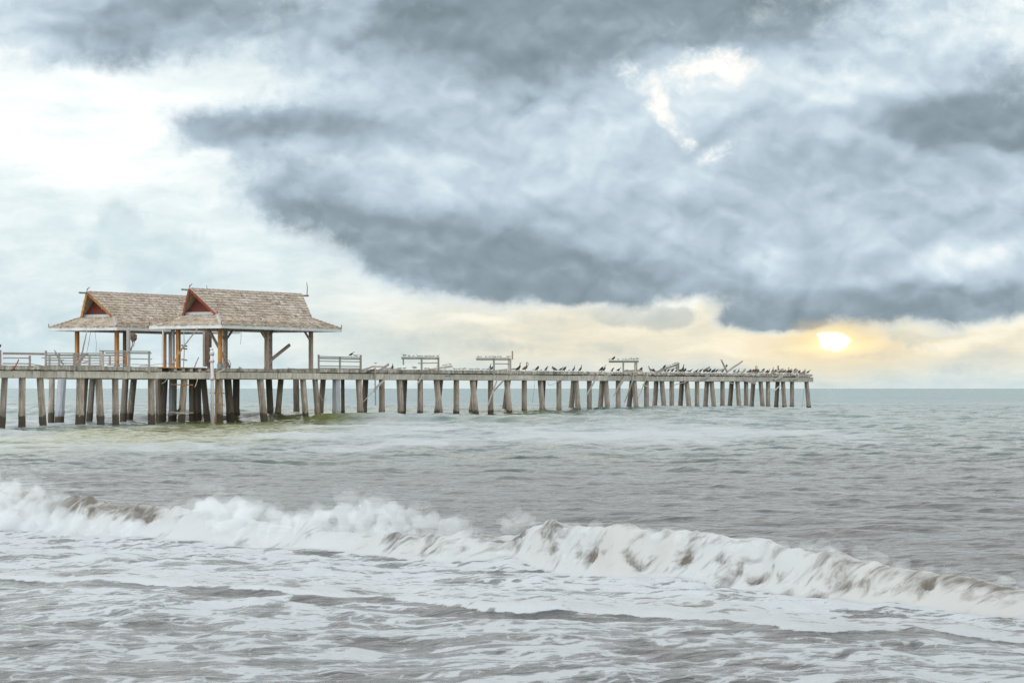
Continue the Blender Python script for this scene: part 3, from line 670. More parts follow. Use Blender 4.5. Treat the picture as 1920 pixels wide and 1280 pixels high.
# ------------------------------------------------------------------ pavilions
def shingles(bm, tone, A, Bp, C, Dp, n, nrm, step=0.27, th=0.085, over=0.35):
    """courses of shingles on the plane A-B (eave) to D-C (top)"""
    e = (Bp-A).normalized(); base = A
    up = nrm.cross(e); up = up if up.dot(Dp-A) > 0 else -up
    H = (Dp-A).dot(up)
    def ends(v):
        L = A.lerp(Dp, v); R = Bp.lerp(C, v)
        return (L-base).dot(e), (R-base).dot(e)
    f = bm.faces.new([bm.verts.new(p - nrm*0.02) for p in (A, Bp, C, Dp)]); f[tone] = 0.1
    for i in range(n):
        v0, v1 = i/n, min(1.0, (i+1+over)/n)
        l0, r0 = ends(v0); l1, r1 = ends(v1)
        lo, hi = min(l0, l1), max(r0, r1)
        s = lo + random.uniform(-step, 0); off = -0.02
        while s < hi:
            wd = step*random.choice((0.6, 0.85, 1.0, 1.3, 1.9)); s1 = s+wd-0.012
            a0, b0 = max(s, l0), min(s1, r0); a1, b1 = max(s, l1), min(s1, r1)
            s += wd
            if b0 <= a0 and b1 <= a1: continue
            b0 = max(b0, a0); b1 = max(b1, a1)
            dv = random.uniform(-0.05, 0.03)/max(H, 0.1)
            lift = th*random.uniform(0.8, 1.5)
            def pt(ss, v, h): return base + e*ss + up*(v*H) + nrm*h
            q0 = bm.verts.new(pt(a0, v0+dv, lift)); q1_ = bm.verts.new(pt(b0, v0+dv, lift)); q2_ = bm.verts.new(pt(b1, v1, 0.004)); q3_ = bm.verts.new(pt(a1, v1, 0.004))
            w0_ = bm.verts.new(pt(a0, v0+dv, -0.03)); w1_ = bm.verts.new(pt(b0, v0+dv, -0.03))
            tn = min(1, max(0, random.gauss(0.55, 0.22)))
            for fc in ((q0, q1_, q2_, q3_), (w0_, w1_, q1_, q0), (w0_, q0, q3_), (q1_, w1_, q2_)):
                try: f = bm.faces.new(fc); f[tone] = tn
                except ValueError: pass
def obj_tone(name, bm, parent):
    o = obj(name, bm, M_shingle, parent); return o

def pavilion(t0, w0, label, postmats, far):
    L0, L1, WO, WC = -1.75, 14.3, 1.39, 1.95
    WF = 3.9
    p_ = lambda t, w, z: P(t0+t, w0+w, z)
    r = empty('pavilion', p_(6, WC, ZD), label, 'pavilion', 'twin shingled pavilions on the pier')
    EZ, BZ, RZ = 7.30, 8.12, 10.07
    g0, g1 = WC-1.62, WC+1.62
    e0, e1 = -WO, WF+WO
    # roof
    roof = new('roof', r)
    bm = B(); tone = bm.faces.layers.float.new('tone')
    roof_bm = bm
    # lower skirt, four sides with a slight sweep
    c = dict(nf=p_(L0,e0,EZ), nb=p_(L1,e0,EZ), fb=p_(L1,e1,EZ), ff=p_(L0,e1,EZ))
    k = dict(nf=p_(0.1,g0,BZ), nb=p_(12.55,g0,BZ), fb=p_(12.55,g1,BZ), ff=p_(0.1,g1,BZ))
    def N(a, b, d):
        n = (b-a).cross(d-a).normalized(); return n if n.z > 0 else -n
    sides = [('nf','nb'), ('nb','fb'), ('fb','ff'), ('ff','nf')]
    for a, b in sides:
        A, Bp, C, Dp = c[a], c[b], k[b], k[a]
        ma = A.lerp(Dp, 0.5) - Vector((0,0,0.05)); mb = Bp.lerp(C, 0.5) - Vector((0,0,0.05))
        shingles(bm, tone, A, Bp, mb, ma, 4, N(A, Bp, ma))
        shingles(bm, tone, ma, mb, C, Dp, 3, N(ma, mb, C))
    # upper gabled roof, ridge overhanging both gables
    rf, rb = p_(-1.2, WC, RZ), p_(13.55, WC, RZ)
    for a, b in (('nf','nb'), ('fb','ff')):
        A, Bp = k[a].copy(), k[b].copy()
        A += Vector((0,0,-0.03)); Bp += Vector((0,0,-0.03))
        C, Dp = (rb, rf) if a == 'nf' else (rf, rb)
        shingles(bm, tone, A, Bp, C, Dp, 10, N(A, Bp, Dp))
    me_roof = obj_tone('shingle_cover', roof_bm, roof)
    # ridge and hip caps
    bm = B(); n = 46
    for i in range(n):
        a = rf.lerp(rb, i/n) + Vector((0,0,0.03+0.02*(i % 2))); b = rf.lerp(rb, (i+1.25)/n if i < n-1 else 1) + Vector((0,0,0.03))
        for sgn in (-1, 1):
            d = V*sgn*0.17 - Vector((0,0,0.19))
            hexa(bm, [a, b, b+d, a+d, a+Vector((0,0,.03)), b+Vector((0,0,.03)), b+d+Vector((0,0,.03))+V*sgn*.02, a+d+Vector((0,0,.03))+V*sgn*.02])
    obj('ridge_cap', bm, M_bwood, roof)
    for key in ('nf', 'nb', 'fb', 'ff'):
        bm = B(); A, Dp = c[key], k[key]; n = 8
        st = 1 if key in ('nf', 'ff') else -1; sw = 1 if key in ('nf', 'nb') else -1
        for i in range(n):
            a = A.lerp(Dp, i/n) + Vector((0,0,0.08)); b = A.lerp(Dp, min(1, (i+1.2)/n)) + Vector((0,0,0.03))
            for dd in (U*st*0.24 - Vector((0,0,.0)), V*sw*0.24 - Vector((0,0,.0))):
                hexa(bm, [a, b, b+dd, a+dd, a+Vector((0,0,.035)), b+Vector((0,0,.03)), b+dd+Vector((0,0,.03)), a+dd+Vector((0,0,.035))])
        obj('hip_cap', bm, M_pwood if key == 'nf' else M_bwood, roof)
        bm = B(); tube(bm, [A + Vector((0,0,0.0)), A + Vector((0,0,0.32))], 0.035, 5); tube(bm, [Dp, Dp + Vector((0,0,0.3))], 0.03, 5)
        obj('finial', bm, M_wire, roof)
    # fascia boards
    for a, b in sides:
        bm = B(); A, Bp = c[a], c[b]; dn = Vector((0,0,-0.115))
        bar(bm, A+dn+Vector((0,0,-0.015)), Bp+dn+Vector((0,0,-0.015)), 0.23, 0.05, side=Vector((0,0,1)).cross((Bp-A).normalized()))
        obj('fascia', bm, M_white, roof)
    # rafters and soffit boards under the skirt
    bm = B()
    for i in range(27):
        t = L0+0.25+i*0.6
        if t > L1-0.1: break
        for ww, wi in ((e0+0.08, g0), (e1-0.08, g1)):
            bar(bm, p_(t, ww, EZ-0.12), p_(min(max(t,0.2),12.4), wi, BZ-0.12), 0.14, 0.07, side=U)
    for i in range(11):
        ww = e0+0.3+i*0.6
        for ta, tb in ((L0+0.08, 0.1), (L1-0.08, 12.55)):
            bar(bm, p_(ta, ww, EZ-0.12), p_(tb, min(max(ww,g0),g1), BZ-0.12), 0.14, 0.07, side=V)
    obj('rafter', bm, M_bwood, roof)
    # gables
    for ts, tip in ((0.28, rf), (12.37, rb)):
        sgn = -1 if ts < 5 else 1
        a, b = p_(ts, g0+0.12, BZ+0.0), p_(ts, g1-0.12, BZ+0.0); top = p_(ts, WC, RZ-0.14)
        bm = B(); uv = bm.loops.layers.uv.new('UVMap')
        vs = [bm.verts.new(x) for x in (a, b, top)]; f = bm.faces.new(vs)
        for lp, (uu, vv) in zip(f.loops, ((0,0),(3.24,0),(1.62,1.95))): lp[uv].uv = (uu, vv)
        ex = bmesh.ops.extrude_face_region(bm, geom=[f]); 
        for v in ex['geom']:
            if isinstance(v, bmesh.types.BMVert): v.co += U*(-sgn)*0.06
        obj('gable_panel', bm, M_lattice, roof)
        bm = B(); bar(bm, p_(ts+sgn*0.06, g0+0.1, BZ+0.12), p_(ts+sgn*0.06, g1-0.1, BZ+0.12), 0.22, 0.06, side=U); obj('gable_sill', bm, M_white, roof)
        for kk in (('nf','ff') if sgn < 0 else ('nb','fb')):
            base = k[kk]
            bm = B(); off = U*sgn*0.03 + Vector((0,0,-0.08))
            bar(bm, base+off, tip+off, 0.2, 0.07, side=U); obj('bargeboard', bm, M_redwood if w0 < 5 else M_owood, roof)
            bm = B(); off = U*sgn*0.05 + Vector((0,0,0.06)); bar(bm, base+off, tip+off, 0.05, 0.08, side=U); obj('barge_trim', bm, M_pwood, roof)
        bm = B(); bar(bm, tip - U*sgn*0.9 + Vector((0,0,-0.12)), tip + U*sgn*0.95 + Vector((0,0,-0.10)), 0.12, 0.14, side=V); obj('ridge_pole', bm, M_greenw if sgn < 0 else M_redwood, roof)
        bm = B()
        if sgn < 0: tube(bm, [tip+Vector((0,0,-.1)), tip+Vector((0,0,.18)), tip+U*0.35+Vector((0,0,.38))], [.06,.05,.02], 6)
        else: tube(bm, [tip+U*0.8+Vector((0,0,-.15)), tip+U*0.85+Vector((0,0,0.55)), tip+U*0.75+Vector((0,0,1.0))], [.05,.04,.02], 6)
        obj('finial', bm, M_redwood if sgn < 0 else M_metal, roof)
    if w0 > 5:
        bm = B(); c1 = p_(0.15, 1.55, 8.75); bar(bm, c1, c1+Vector((0,0,0.35)), 0.09, 0.05, side=U); obj('lamp', bm, M_white, roof)
    # header beams
    for wa in (0.0, WF):
        bm = B(); bar(bm, p_(-0.3, wa, 7.27), p_(12.3, wa, 7.27), 0.26, 0.16); obj('header_beam', bm, M_bwood, r)
    for ta in (0.0, 6.03, 12.04):
        bm = B(); bar(bm, p_(ta, 0.1, 7.55), p_(ta, WF-0.1, 7.55), 0.24, 0.14, side=U); obj('tie_beam', bm, M_bwood, r)
    bm = B(); box_tw(bm, t0+0.12, t0+12.5, w0+g0, w0+g1, BZ-0.2, BZ-0.14); obj('ceiling', bm, M_bwood, r)
    # posts
    for i, ta in enumerate((0.0, 6.03, 12.04)):
        for j, wa in enumerate((0.0, WF)):
            mm = postmats[j*3+i]; bm = B(); h = 0.14
            box_tw(bm, t0+ta-h, t0+ta+h, w0+wa-h, w0+wa+h, ZD-0.06, 7.14 if True else 7.5)
            bmesh.ops.bevel(bm, geom=[e for e in bm.edges if abs((e.verts[0].co-e.verts[1].co).z) > 1], offset=0.02, segments=1, affect='EDGES')
            obj('post', bm, mm, r)
            if mm in (M_bwood, M_gwood):
                for sg in (-1, 1):
                    if (i == 0 and sg < 0) or (i == 2 and sg > 0): continue
                    bm = B(); bar(bm, p_(ta+sg*0.15, wa, 6.4), p_(ta+sg*0.95, wa, 7.12), 0.12, 0.12); obj('knee_brace', bm, mm, r)
    bm = B(); box_tw(bm, t0-0.17, t0+0.17, w0-0.17, w0+0.17, ZD-0.04, ZD+0.28); obj('post_base', bm, M_metal, r)
    return r
pavilion(0.0, 0.0, 'right-hand open pavilion with shingled gable roof on the near side', [M_owood, M_bwood, M_bwood, M_owood, M_gwood, M_gwood], False)
pavilion(1.66, 11.05, 'left-hand open pavilion with shingled gable roof, partly hidden behind its twin', [M_owood, M_owood, M_bwood, M_owood, M_dwood, M_jacket], True)
# spare uprights standing near the pavilions
def upright(label, x, ya, yb, wd, mat, w):
    s = px_m(x, w); k = wd*s/2/1.367; t = T(x, w); bm = B()
    box_tw(bm, t-k, t+k, w-k, w+k, Zof(yb, t, w), Zof(ya, t, w))
    obj('upright', bm, mat, label=label, cat='post')
upright('pale grey upright beside the dark post of the left pavilion', 240.8, 618, 690, 7.5, M_rail, 4.6)
upright('white upright left of the orange post of the left pavilion', 305.8, 618, 690, 3.2, M_white, 6.0)
upright('white upright between the two orange posts', 324.5, 618, 690, 6.6, M_jacket, 4.6)
upright('slim red-brown strut left of the white upright', 321.2, 618, 690, 1.2, M_redwood, 4.5)
upright('wide dark brown upright behind the standpipe', 391.5, 616, 687, 9.0, M_dwood, 8.0)
upright('grey and tan upright left of the dark brown one', 383.5, 616, 687, 6.6, M_bwood, 6.0)
#@@P2END

# ------------------------------------------------------------------ birds
def proto(kind, pose):
    """bird facing +x, feet at the origin, metres; returns (body bm, [(name, bm, material)], body materials)"""
    b = B(); kids = []
    if kind == 'cormorant':
        P_ = {'up': [(-.26,.05,.015),(-.16,.13,.05),(-.06,.22,.095),(.03,.33,.10),(.07,.42,.065),(.08,.50,.035),(.07,.58,.03),(.09,.64,.034),(.14,.655,.026)],
              'rest': [(-.26,.07,.015),(-.17,.14,.06),(-.06,.22,.105),(.05,.31,.115),(.09,.38,.08),(.09,.42,.05),(.12,.43,.036),(.16,.42,.026)],
              'preen': [(-.24,.05,.015),(-.15,.13,.055),(-.05,.23,.10),(.03,.34,.10),(.07,.42,.06),(.10,.49,.035),(.16,.52,.032),(.20,.47,.034),(.20,.42,.022)],
              'lean': [(-.30,.12,.015),(-.2,.17,.05),(-.08,.22,.095),(.06,.29,.10),(.14,.35,.06),(.20,.41,.034),(.25,.46,.03),(.29,.49,.03),(.33,.485,.022)]}[pose]
        tube(b, [(x, 0, z) for x, z, r in P_], [r for x, z, r in P_], 8)
        for s in (-1, 1):
            tube(b, [(-.02, s*.05, .17), (0, s*.05, .02), (.05, s*.06, .012)], [.022, .014, .012], 5)
            wg = B(); tube(wg, [(-.20,s*.05,.13),(-.10,s*.085,.20),(.02,s*.09,.31),(.06,s*.06,.37)], [.02,.045,.05,.02], 6); kids.append(('wing', wg, M_black))
        hx, hz, _ = P_[-1]; d = -1 if pose == 'preen' else 0
        bb = B(); tube(bb, [(hx-.01,0,hz), (hx+(.02 if d else .09),0,hz+(-.09 if d else .012))], [.018,.007], 5); kids.append(('bill', bb, M_greyf))
        return b, kids, [M_black]
    if kind == 'pelican':
        P_ = {'up': [(-.34,.14,.02),(-.24,.20,.08),(-.08,.27,.15),(.08,.38,.15),(.17,.50,.085),(.15,.62,.05),(.10,.72,.04),(.13,.82,.045),(.20,.84,.05),(.24,.82,.03)],
              'rest': [(-.36,.14,.02),(-.25,.20,.09),(-.08,.27,.16),(.08,.36,.16),(.17,.44,.10),(.16,.52,.06),(.18,.56,.055),(.23,.55,.04)],
              'preen': [(-.34,.16,.02),(-.24,.22,.09),(-.08,.29,.155),(.08,.38,.14),(.18,.50,.07),(.20,.60,.045),(.12,.66,.045),(.05,.63,.05),(.01,.59,.035)]}[pose]
        tube(b, [(x, 0, z) for x, z, r in P_], [r for x, z, r in P_], 10)
        for s in (-1, 1):
            tube(b, [(0, s*.07, .2), (.01, s*.07, .02), (.08, s*.08, .012)], [.03, .022, .02], 5)
            wg = B(); tube(wg, [(-.33,s*.06,.17),(-.18,s*.13,.26),(.02,s*.15,.36),(.10,s*.10,.42)], [.02,.06,.07,.03], 6); kids.append(('wing', wg, M_brownf))
        hx, hz, _ = P_[-1]; bb = B()
        if pose == 'preen': tube(bb, [(hx,0,hz),(hx-.18,0,hz-.16)], [.03,.012], 6)
        else: tube(bb, [(hx-.02,0,hz),(hx+.06,0,hz-.12),(hx+.08,0,hz-.30)], [.035,.035,.01], 6)
        kids.append(('bill', bb, M_bill))
        return b, kids, [M_brownf if pose != 'preen' else M_palef]
    # gull
    P_ = {'up': [(-.20,.14,.01),(-.13,.15,.035),(-.03,.17,.065),(.07,.21,.062),(.11,.27,.038),(.125,.31,.036),(.155,.315,.022)],
          'rest': [(-.20,.12,.01),(-.13,.13,.04),(-.03,.14,.07),(.07,.17,.065),(.11,.21,.042),(.13,.235,.036),(.16,.235,.02)]}[pose]
    tube(b, [(x, 0, z) for x, z, r in P_], [r for x, z, r in P_], 8)
    for s in (-1, 1):
        tube(b, [(0, s*.025, .13), (0, s*.025, .01), (.03, s*.03, .006)], [.008, .006, .006], 4)
        wg = B(); tube(wg, [(-.26,s*.02,.15),(-.12,s*.05,.175),(.02,s*.06,.20),(.06,s*.045,.20)], [.008,.03,.04,.015], 6); kids.append(('wing', wg, M_greyf))
    hx, hz, _ = P_[-1]; bb = B(); tube(bb, [(hx-.01,0,hz),(hx+.05,0,hz-.008)], [.012,.005], 5); kids.append(('bill', bb, M_bill))
    return b, kids, [M_whitef]
PROTO = {}
H0 = {('cormorant','up'):.68, ('cormorant','rest'):.46, ('cormorant','preen'):.55, ('cormorant','lean'):.52, ('pelican','up'):.88, ('pelican','rest'):.61, ('pelican','preen'):.70, ('gull','up'):.35, ('gull','rest'):.27}
def bird(kind, pose, loc, hpx, yaw, label, group):
    key = (kind, pose); loc = Vector(loc)
    h = hpx*loc.y/F; s = max(0.75, min(1.4, h/H0[key]*(1.2 if loc.y > 250 else 1.06)))
    if key not in PROTO:
        b, kids, mats = proto(kind, pose)
        me = bpy.data.meshes.new(kind); bmesh.ops.recalc_face_normals(b, faces=b.faces); b.to_mesh(me); b.free()
        for mm in mats: me.materials.append(mm)
        me.polygons.foreach_set('use_smooth', [True]*len(me.polygons))
        km = []
        for nm, kb, mm in kids:
            m2 = bpy.data.meshes.new(nm); bmesh.ops.recalc_face_normals(kb, faces=kb.faces); kb.to_mesh(m2); kb.free(); m2.materials.append(mm)
            m2.polygons.foreach_set('use_smooth', [True]*len(m2.polygons)); km.append((nm, m2))
        PROTO[key] = (me, km)
    me, km = PROTO[key]
    o = bpy.data.objects.new(kind, me); COL.objects.link(o)
    for nm, m2 in km:
        c = bpy.data.objects.new(nm, m2); COL.objects.link(c); c.parent = o
    o.location = loc; o.rotation_euler = (0, 0, yaw); o.scale = (s, s, s)
    o['label'] = label; o['category'] = kind; o['group'] = group
ORD = ['first','second','third','fourth','fifth','sixth','seventh','eighth','ninth','tenth','eleventh','twelfth','thirteenth','fourteenth','fifteenth','sixteenth','seventeenth','eighteenth','nineteenth','twentieth','twenty-first','twenty-second','twenty-third','twenty-fourth','twenty-fifth','twenty-sixth','twenty-seventh','twenty-eighth','twenty-ninth','thirtieth']
DESC = {('cormorant','up'):'upright black cormorant', ('cormorant','rest'):'hunched black cormorant', ('cormorant','preen'):'preening black cormorant', ('cormorant','lean'):'leaning black cormorant',
        ('pelican','up'):'tall brown pelican', ('pelican','rest'):'dozing brown pelican', ('pelican','preen'):'pale preening pelican', ('gull','up'):'white gull', ('gull','rest'):'crouched grey gull'}
KK = {'u':('cormorant','up'),'r':('cormorant','rest'),'p':('cormorant','preen'),'l':('cormorant','lean'),'P':('pelican','up'),'R':('pelican','rest'),'E':('pelican','preen'),'g':('gull','up'),'q':('gull','rest')}
GR = {'cormorant':'cormorants roosting on the pier','pelican':'pelicans roosting on the pier','gull':'gulls perched on the pier'}
def flock(where, lst, rail=None, w=0.25):
    """lst of (column, height px, kind code[, facing -1/1[, w]]); rail = (x0, y0, x1, y1) perch line, else the deck"""
    lst = sorted(lst, key=lambda b: b[0])
    cnt = {}; tot = {}
    for b in lst: tot[b[2]] = tot.get(b[2], 0)+1
    for b in lst:
        kind, pose = KK[b[2]]; cnt[b[2]] = cnt.get(b[2], 0)+1
        fc = b[3] if len(b) > 3 and b[3] else random.choice((-1, 1))
        ww = b[4] if len(b) > 4 else (w if rail else random.choice((-0.05, 0.25, 0.6, 1.1)))
        x = b[0]; t = T(x, ww)
        if rail:
            f = (x-rail[0])/(rail[2]-rail[0]); y = rail[1]+(rail[3]-rail[1])*f; loc = P(t, ww, Zof(y, t, ww))
        else: loc = P(t, ww, ZD-0.015)
        d = DESC[(kind, pose)]
        lab = (d + ' ' + where) if tot[b[2]] == 1 else ('%s %s from the left %s' % (ORD[cnt[b[2]]-1], d, where))
        yaw = (0.0 if fc > 0 else PI) + random.uniform(-0.6, 0.6)
        bird(kind, pose, loc, b[1], yaw, lab, GR[kind])
flock('on the four-rail railing', [(664,4,'g'),(669,3.6,'q'),(675.5,6,'g')], rail=(598,667.5,676,669.2), w=-0.3)
flock('at the very left edge of the railing', [(-1,6,'r',1)], rail=(-10,655,10,655), w=0.1)
bird('cormorant', 'lean', Q(658.5, 668.4, -0.3), 4.6, 0.2, 'small dark bird taking off from the four-rail railing', GR['cormorant'])
bird('cormorant', 'up', P(T(336,-.4), -.4, Zof(773.6, T(336,-.4), -.4)), 13.5, 0.1, 'lone cormorant low on the clamp crossbar just above the water', GR['cormorant'])
bird('gull', 'up', Q(705, 683.4, -0.1), 5.5, 0.1, 'big gull standing on top of the debris heap', GR['gull'])
bird('cormorant', 'up', P(T(736,.5), .5, ZD), 9.5, 1.4, 'lone upright cormorant beside the debris heap', GR['cormorant'])
flock('on the deck before the stub railing', [(748.5,6,'g'),(750,4,'q'),(760,4.5,'g'),(757.5,3.6,'q')])
flock('on the stub railing', [(757,6,'q'),(766.5,4.6,'g'),(774,5,'g'),(783,5,'g',-1),(787,4.6,'g',-1),(792,4,'g'),(799,4,'q'),(802,4.6,'g'),(806,4,'q'),(813.5,4,'g'),(821.5,5.4,'g')], rail=(755,669.4,822,669.8), w=-0.3)
flock('on the deck by the stub railing', [(776,7,'q',-1),(800,6,'g'),(797,4,'q'),(803,5,'g'),(817,4,'g'),(833,4.5,'g')])
flock('on the pale roosting beam', [(822,4.4,'g'),(830,5,'g'),(837,4.8,'g'),(844.5,6,'g')], rail=(792,693.5,846,684.6), w=0.5)
flock('on the deck between stub railing and splintered post', [(851,4,'g'),(856,3.6,'q'),(862,3.4,'g'),(869,6,'g'),(873,5,'q'),(880,3.6,'g'),(884.5,5,'g'),(890.5,5.4,'g'),(895.5,6.4,'g'),(907,5,'g'),(911,4,'q'),(916,4.4,'g')])
flock('on the railing ending in a splintered post', [(896,4,'q'),(902.5,3.8,'g'),(910,5,'g',-1),(917,4.6,'g'),(923.5,4.6,'g'),(927.5,4,'q'),(933.5,4.4,'g'),(938,5.4,'g',-1),(952,4.6,'g'),(956,4,'g')], rail=(893,671.0,955,671.0), w=-0.3)
flock('on the deck beside the splintered post railing', [(918.5,12,'u',1),(922.8,9,'p',1)])
flock('between the splintered post and greenish railing', [(971,7,'r',1),(973.5,13,'u',1,1.2),(985,14,'P',1),(1007.5,8,'r',1),(1024.5,8,'p',1),(1039,7,'R',-1),(1051.5,7,'l',1),(1058.5,7.5,'r',1),(1076,9.5,'u',1),(1088.5,10.5,'u',1),(1128,8,'r',1),(1133,10.5,'u',1),(1001,3,'g'),(1015,3.4,'g'),(1044,4,'q'),(1066,4,'g')])
flock('on the deck under the greenish railing', [(1148.5,7,'p',1),(1159.5,7,'l',1),(1163,4,'g'),(1175,5,'q',-1),(1180,5,'g')])
flock('on top of the greenish railing', [(1144,4,'g'),(1150.5,6.6,'r',1),(1158,4,'g'),(1167,3.6,'g'),(1174,3.4,'q'),(1179,3.4,'g'),(1184.5,5,'q',1),(1188,5,'g'),(1193.5,5,'q',-1)], rail=(1142,675.9,1197,675.6), w=-0.3)
flock('just right of the greenish railing', [(1201.5,8,'r',1,1.0)])
flock('on the collapsed railing', [(1246,5.2,'r',1),(1253.5,3.8,'g'),(1256.5,3.8,'g'),(1261,4.4,'g'),(1265,5.4,'g'),(1269.5,4.4,'g')], rail=(1226,697.5,1274,680.3), w=-0.25)
flock('below the collapsed railing', [(1222.5,7,'l',-1),(1226,6,'r',-1),(1241,9.5,'l',1),(1248,9,'u',1),(1253,5.5,'r',1),(1261,6,'r',1),(1268.5,5.6,'r',1),(1274,5.6,'r',1),(1278,5,'r',1)])
flock('between the collapsed railing and crossed boards', [(1280,13,'u',1),(1284,7,'r',1),(1291,5,'q',1),(1294.5,4.6,'l',1),(1306,6,'l',1),(1313.5,7.5,'l',1),(1322,6,'r',1),(1325.5,7,'R',-1),(1331,7,'r',1),(1339,7.5,'p',1),(1343.5,7,'l',1),(1336,5,'r',1),(1355,6,'l',1)])
bird('gull', 'up', Q(1353.3, 676.6, 0.6), 4.6, 0.3, 'gull standing on the tip of the upright crossed board', GR['gull'])
bird('cormorant', 'rest', Q(1362.3, 689, 0.6), 5, 1.4, 'small cormorant perched in the fork of the crossed boards', GR['cormorant'])
flock('from crossed boards to the pier end', [(1376.5,6.5,'l',1),(1384.5,8,'u',1),(1388,5,'g',1),(1395,7,'r',1),(1402.5,6,'l',1),(1405.5,5.6,'R',1),(1410.5,7,'R',1),(1415,12,'P',1),(1418.5,8,'R',1),(1421.5,6,'r',1),(1430.5,8,'r',1),(1438,6,'r',1),(1441.5,7.5,'u',1),(1448.5,10,'u',1),(1451.5,3.4,'R',1),(1458.5,6,'R',-1),(1461.5,13,'P',-1),(1466,9,'E',1),(1470,7,'R',1),(1476.5,10,'P',1),(1479.5,8,'l',1),(1483.5,6,'r',1),(1489.5,9,'p',1),(1493,7,'r',1),(1498.5,6,'r',1),(1508,8,'E',1),(1515,6.6,'l',1)])

# ------------------------------------------------------------------ water
rng = np.random.default_rng(11)
def smooth(x, a, b):
    t = np.clip((x-a)/(b-a), 0, 1); return t*t*(3-2*t)
_perm = rng.random((256, 256))
def vnoise(x, y):
    xi = np.floor(x).astype(np.int64); yi = np.floor(y).astype(np.int64); fx = x-xi; fy = y-yi
    fx = fx*fx*(3-2*fx); fy = fy*fy*(3-2*fy)
    g = lambda a, b: _perm[a & 255, b & 255]
    return (g(xi, yi)*(1-fx)+g(xi+1, yi)*fx)*(1-fy) + (g(xi, yi+1)*(1-fx)+g(xi+1, yi+1)*fx)*fy
def fbm(x, y, o=4, r=0.5):
    s = 0; a = 1; n = 0
    for i in range(o):
        s = s + a*vnoise(x*(2**i)+17.3*i, y*(2**i)+5.1*i); n += a; a *= r
    return s/n - 0.5
ys = [-60.0, -45, -32, -22, -14, -8, -3, 1, 4, 6.5, 8.5, 10, 11.5, 12.7, 13.8, 14.8, 15.7, 24.0*0.7]
while ys[-1] < 40000:
    y = ys[-1]
    d = 0.10 if y < 24 else 0.035 if y < 33 else 0.03 if y < 58 else 0.03+(y-58)*0.0017 if y < 130 else 0.15+(y-130)*0.0022 if y < 420 else y*0.009
    ys.append(y+d)
ys = np.array(ys); ys = np.array(ys)
side = 1 + np.cumsum(0.012*1.13**np.arange(44))
sx = np.concatenate([-side[::-1], np.linspace(-1, 1, 700), side]); NC = len(sx)
X = sx[None, :]*(0.25*np.maximum(ys[:, None], 0)+6.0); Y = np.repeat(ys[:, None], NC, 1)
NR = len(ys)
dYr = np.gradient(ys)[:, None]
# ambient chop
Z = np.zeros_like(X)
damp = 1.0
near_calm = 0.55+0.45*smooth(Y, 60, 130)
for i in range(46):
    lam = 0.45*(1.10**i) if i < 34 else 12+1.2*(i-34)
    th = rng.normal(0, 0.55); ang = math.atan2(-0.84, -0.54)+th
    kx, ky = math.cos(ang)*2*PI/lam, math.sin(ang)*2*PI/lam
    a = 0.0042*lam*rng.uniform(0.6, 1.3)*1.7 if lam < 6 else 0.02*rng.uniform(0.5, 1.2)
    ph = rng.uniform(0, 2*PI)
    fade = np.clip(lam/(4*dYr)-0.6, 0, 1)
    env = 0.4+1.2*vnoise(X/(lam*3.1)+i*3.7, Y/(lam*3.1)+i)
    s = np.sin(kx*X+ky*Y+ph+1.5*env)
    Z += a*fade*(env**1.6)*(s*0.7 - 0.55*(2*np.abs(s)-1))
Z *= near_calm
Z *= 1.0 - 0.45*smooth(Y, 700, 2500)
# swell heights along the pier
tt = (X-O.x)*U.x+(Y-O.y)*U.y; ww = (X-O.x)*V.x+(Y-O.y)*V.y
tw = tt + 2.5*np.sin(ww/11.0)*smooth(np.abs(ww-2), 4, 14) - 0.0015*np.clip(ww+4, None, 0)**2
kt = [-60,-40,-25,-16,-6,0,5,9.5,11.6,13.2,17,22,28,36,42,47,53,58,63,70,78,84,92,100,107,116,130,150]
kz = [0,.0,.03,.05,.06,.05,.08,.16,.62,.76,.56,.34,.32,.08,.45,.78,.76,.94,.62,.50,.36,.5,.6,.55,.36,.15,.3,.2]
swell = np.interp(tw, kt, kz)
ext = smooth(ww, -55, -12)*(1-smooth(ww, 60, 160))
lat = 1 + 0.5*fbm(ww/14, tw/30, 2)*smooth(np.abs(ww-2), 4, 14)
Z += swell*ext*lat
Z += 0.10*fbm(X/2.2, Y/1.6, 3)*smooth(Y, 120, 160)*(1-smooth(Y, 300, 420))
# the breaker: table over photo columns turned into a world line
bx = [-300, 0, 150, 300, 480, 660, 830, 960, 1150, 1300, 1450, 1560, 1700, 1920, 2300]
bf = [965, 985, 998, 1008, 1018, 1035, 1050, 1052, 1075, 1085, 1100, 1110, 1122, 1138, 1165]
bh = [.66, .72, .70, .56, .36, .32, .36, .50, .60, .57, .54, .50, .42, .36, .30]
Yb = np.array([EYE*F/(v-HOR) for v in bf]); Xb = np.array([(x-960)/F*y for x, y in zip(bx, Yb)])
def along(X_, table): return np.interp(X_, Xb, table)
Yl = along(X, Yb) + 0.5*fbm(X*0.7, X*0+3.3, 3)
slope = np.gradient(Yb, Xb); cs = np.interp(X, Xb, 1/np.sqrt(1+slope**2))
d = (Y-Yl)*cs                       # distance behind the foot of the wave
H = along(X, bh)*(1+0.7*fbm(X*1.1+7, X*0+1.1, 4))
face = smooth(d, 0.0, 0.62); back = np.exp(-np.clip(d-0.62, 0, None)/1.25)
foot_n = 0.16*fbm(X*2.0, Y*2.0, 4)
lump = 0.26*fbm(X*1.1+3, Y*1.1, 4)+0.12*fbm(X*4.2, Y*4.2, 3)
broken = 1-smooth(X, -3.2, -1.2)
brk = H*face*back
brk *= 1+ (lump*2.6)*(0.5+0.5*broken)
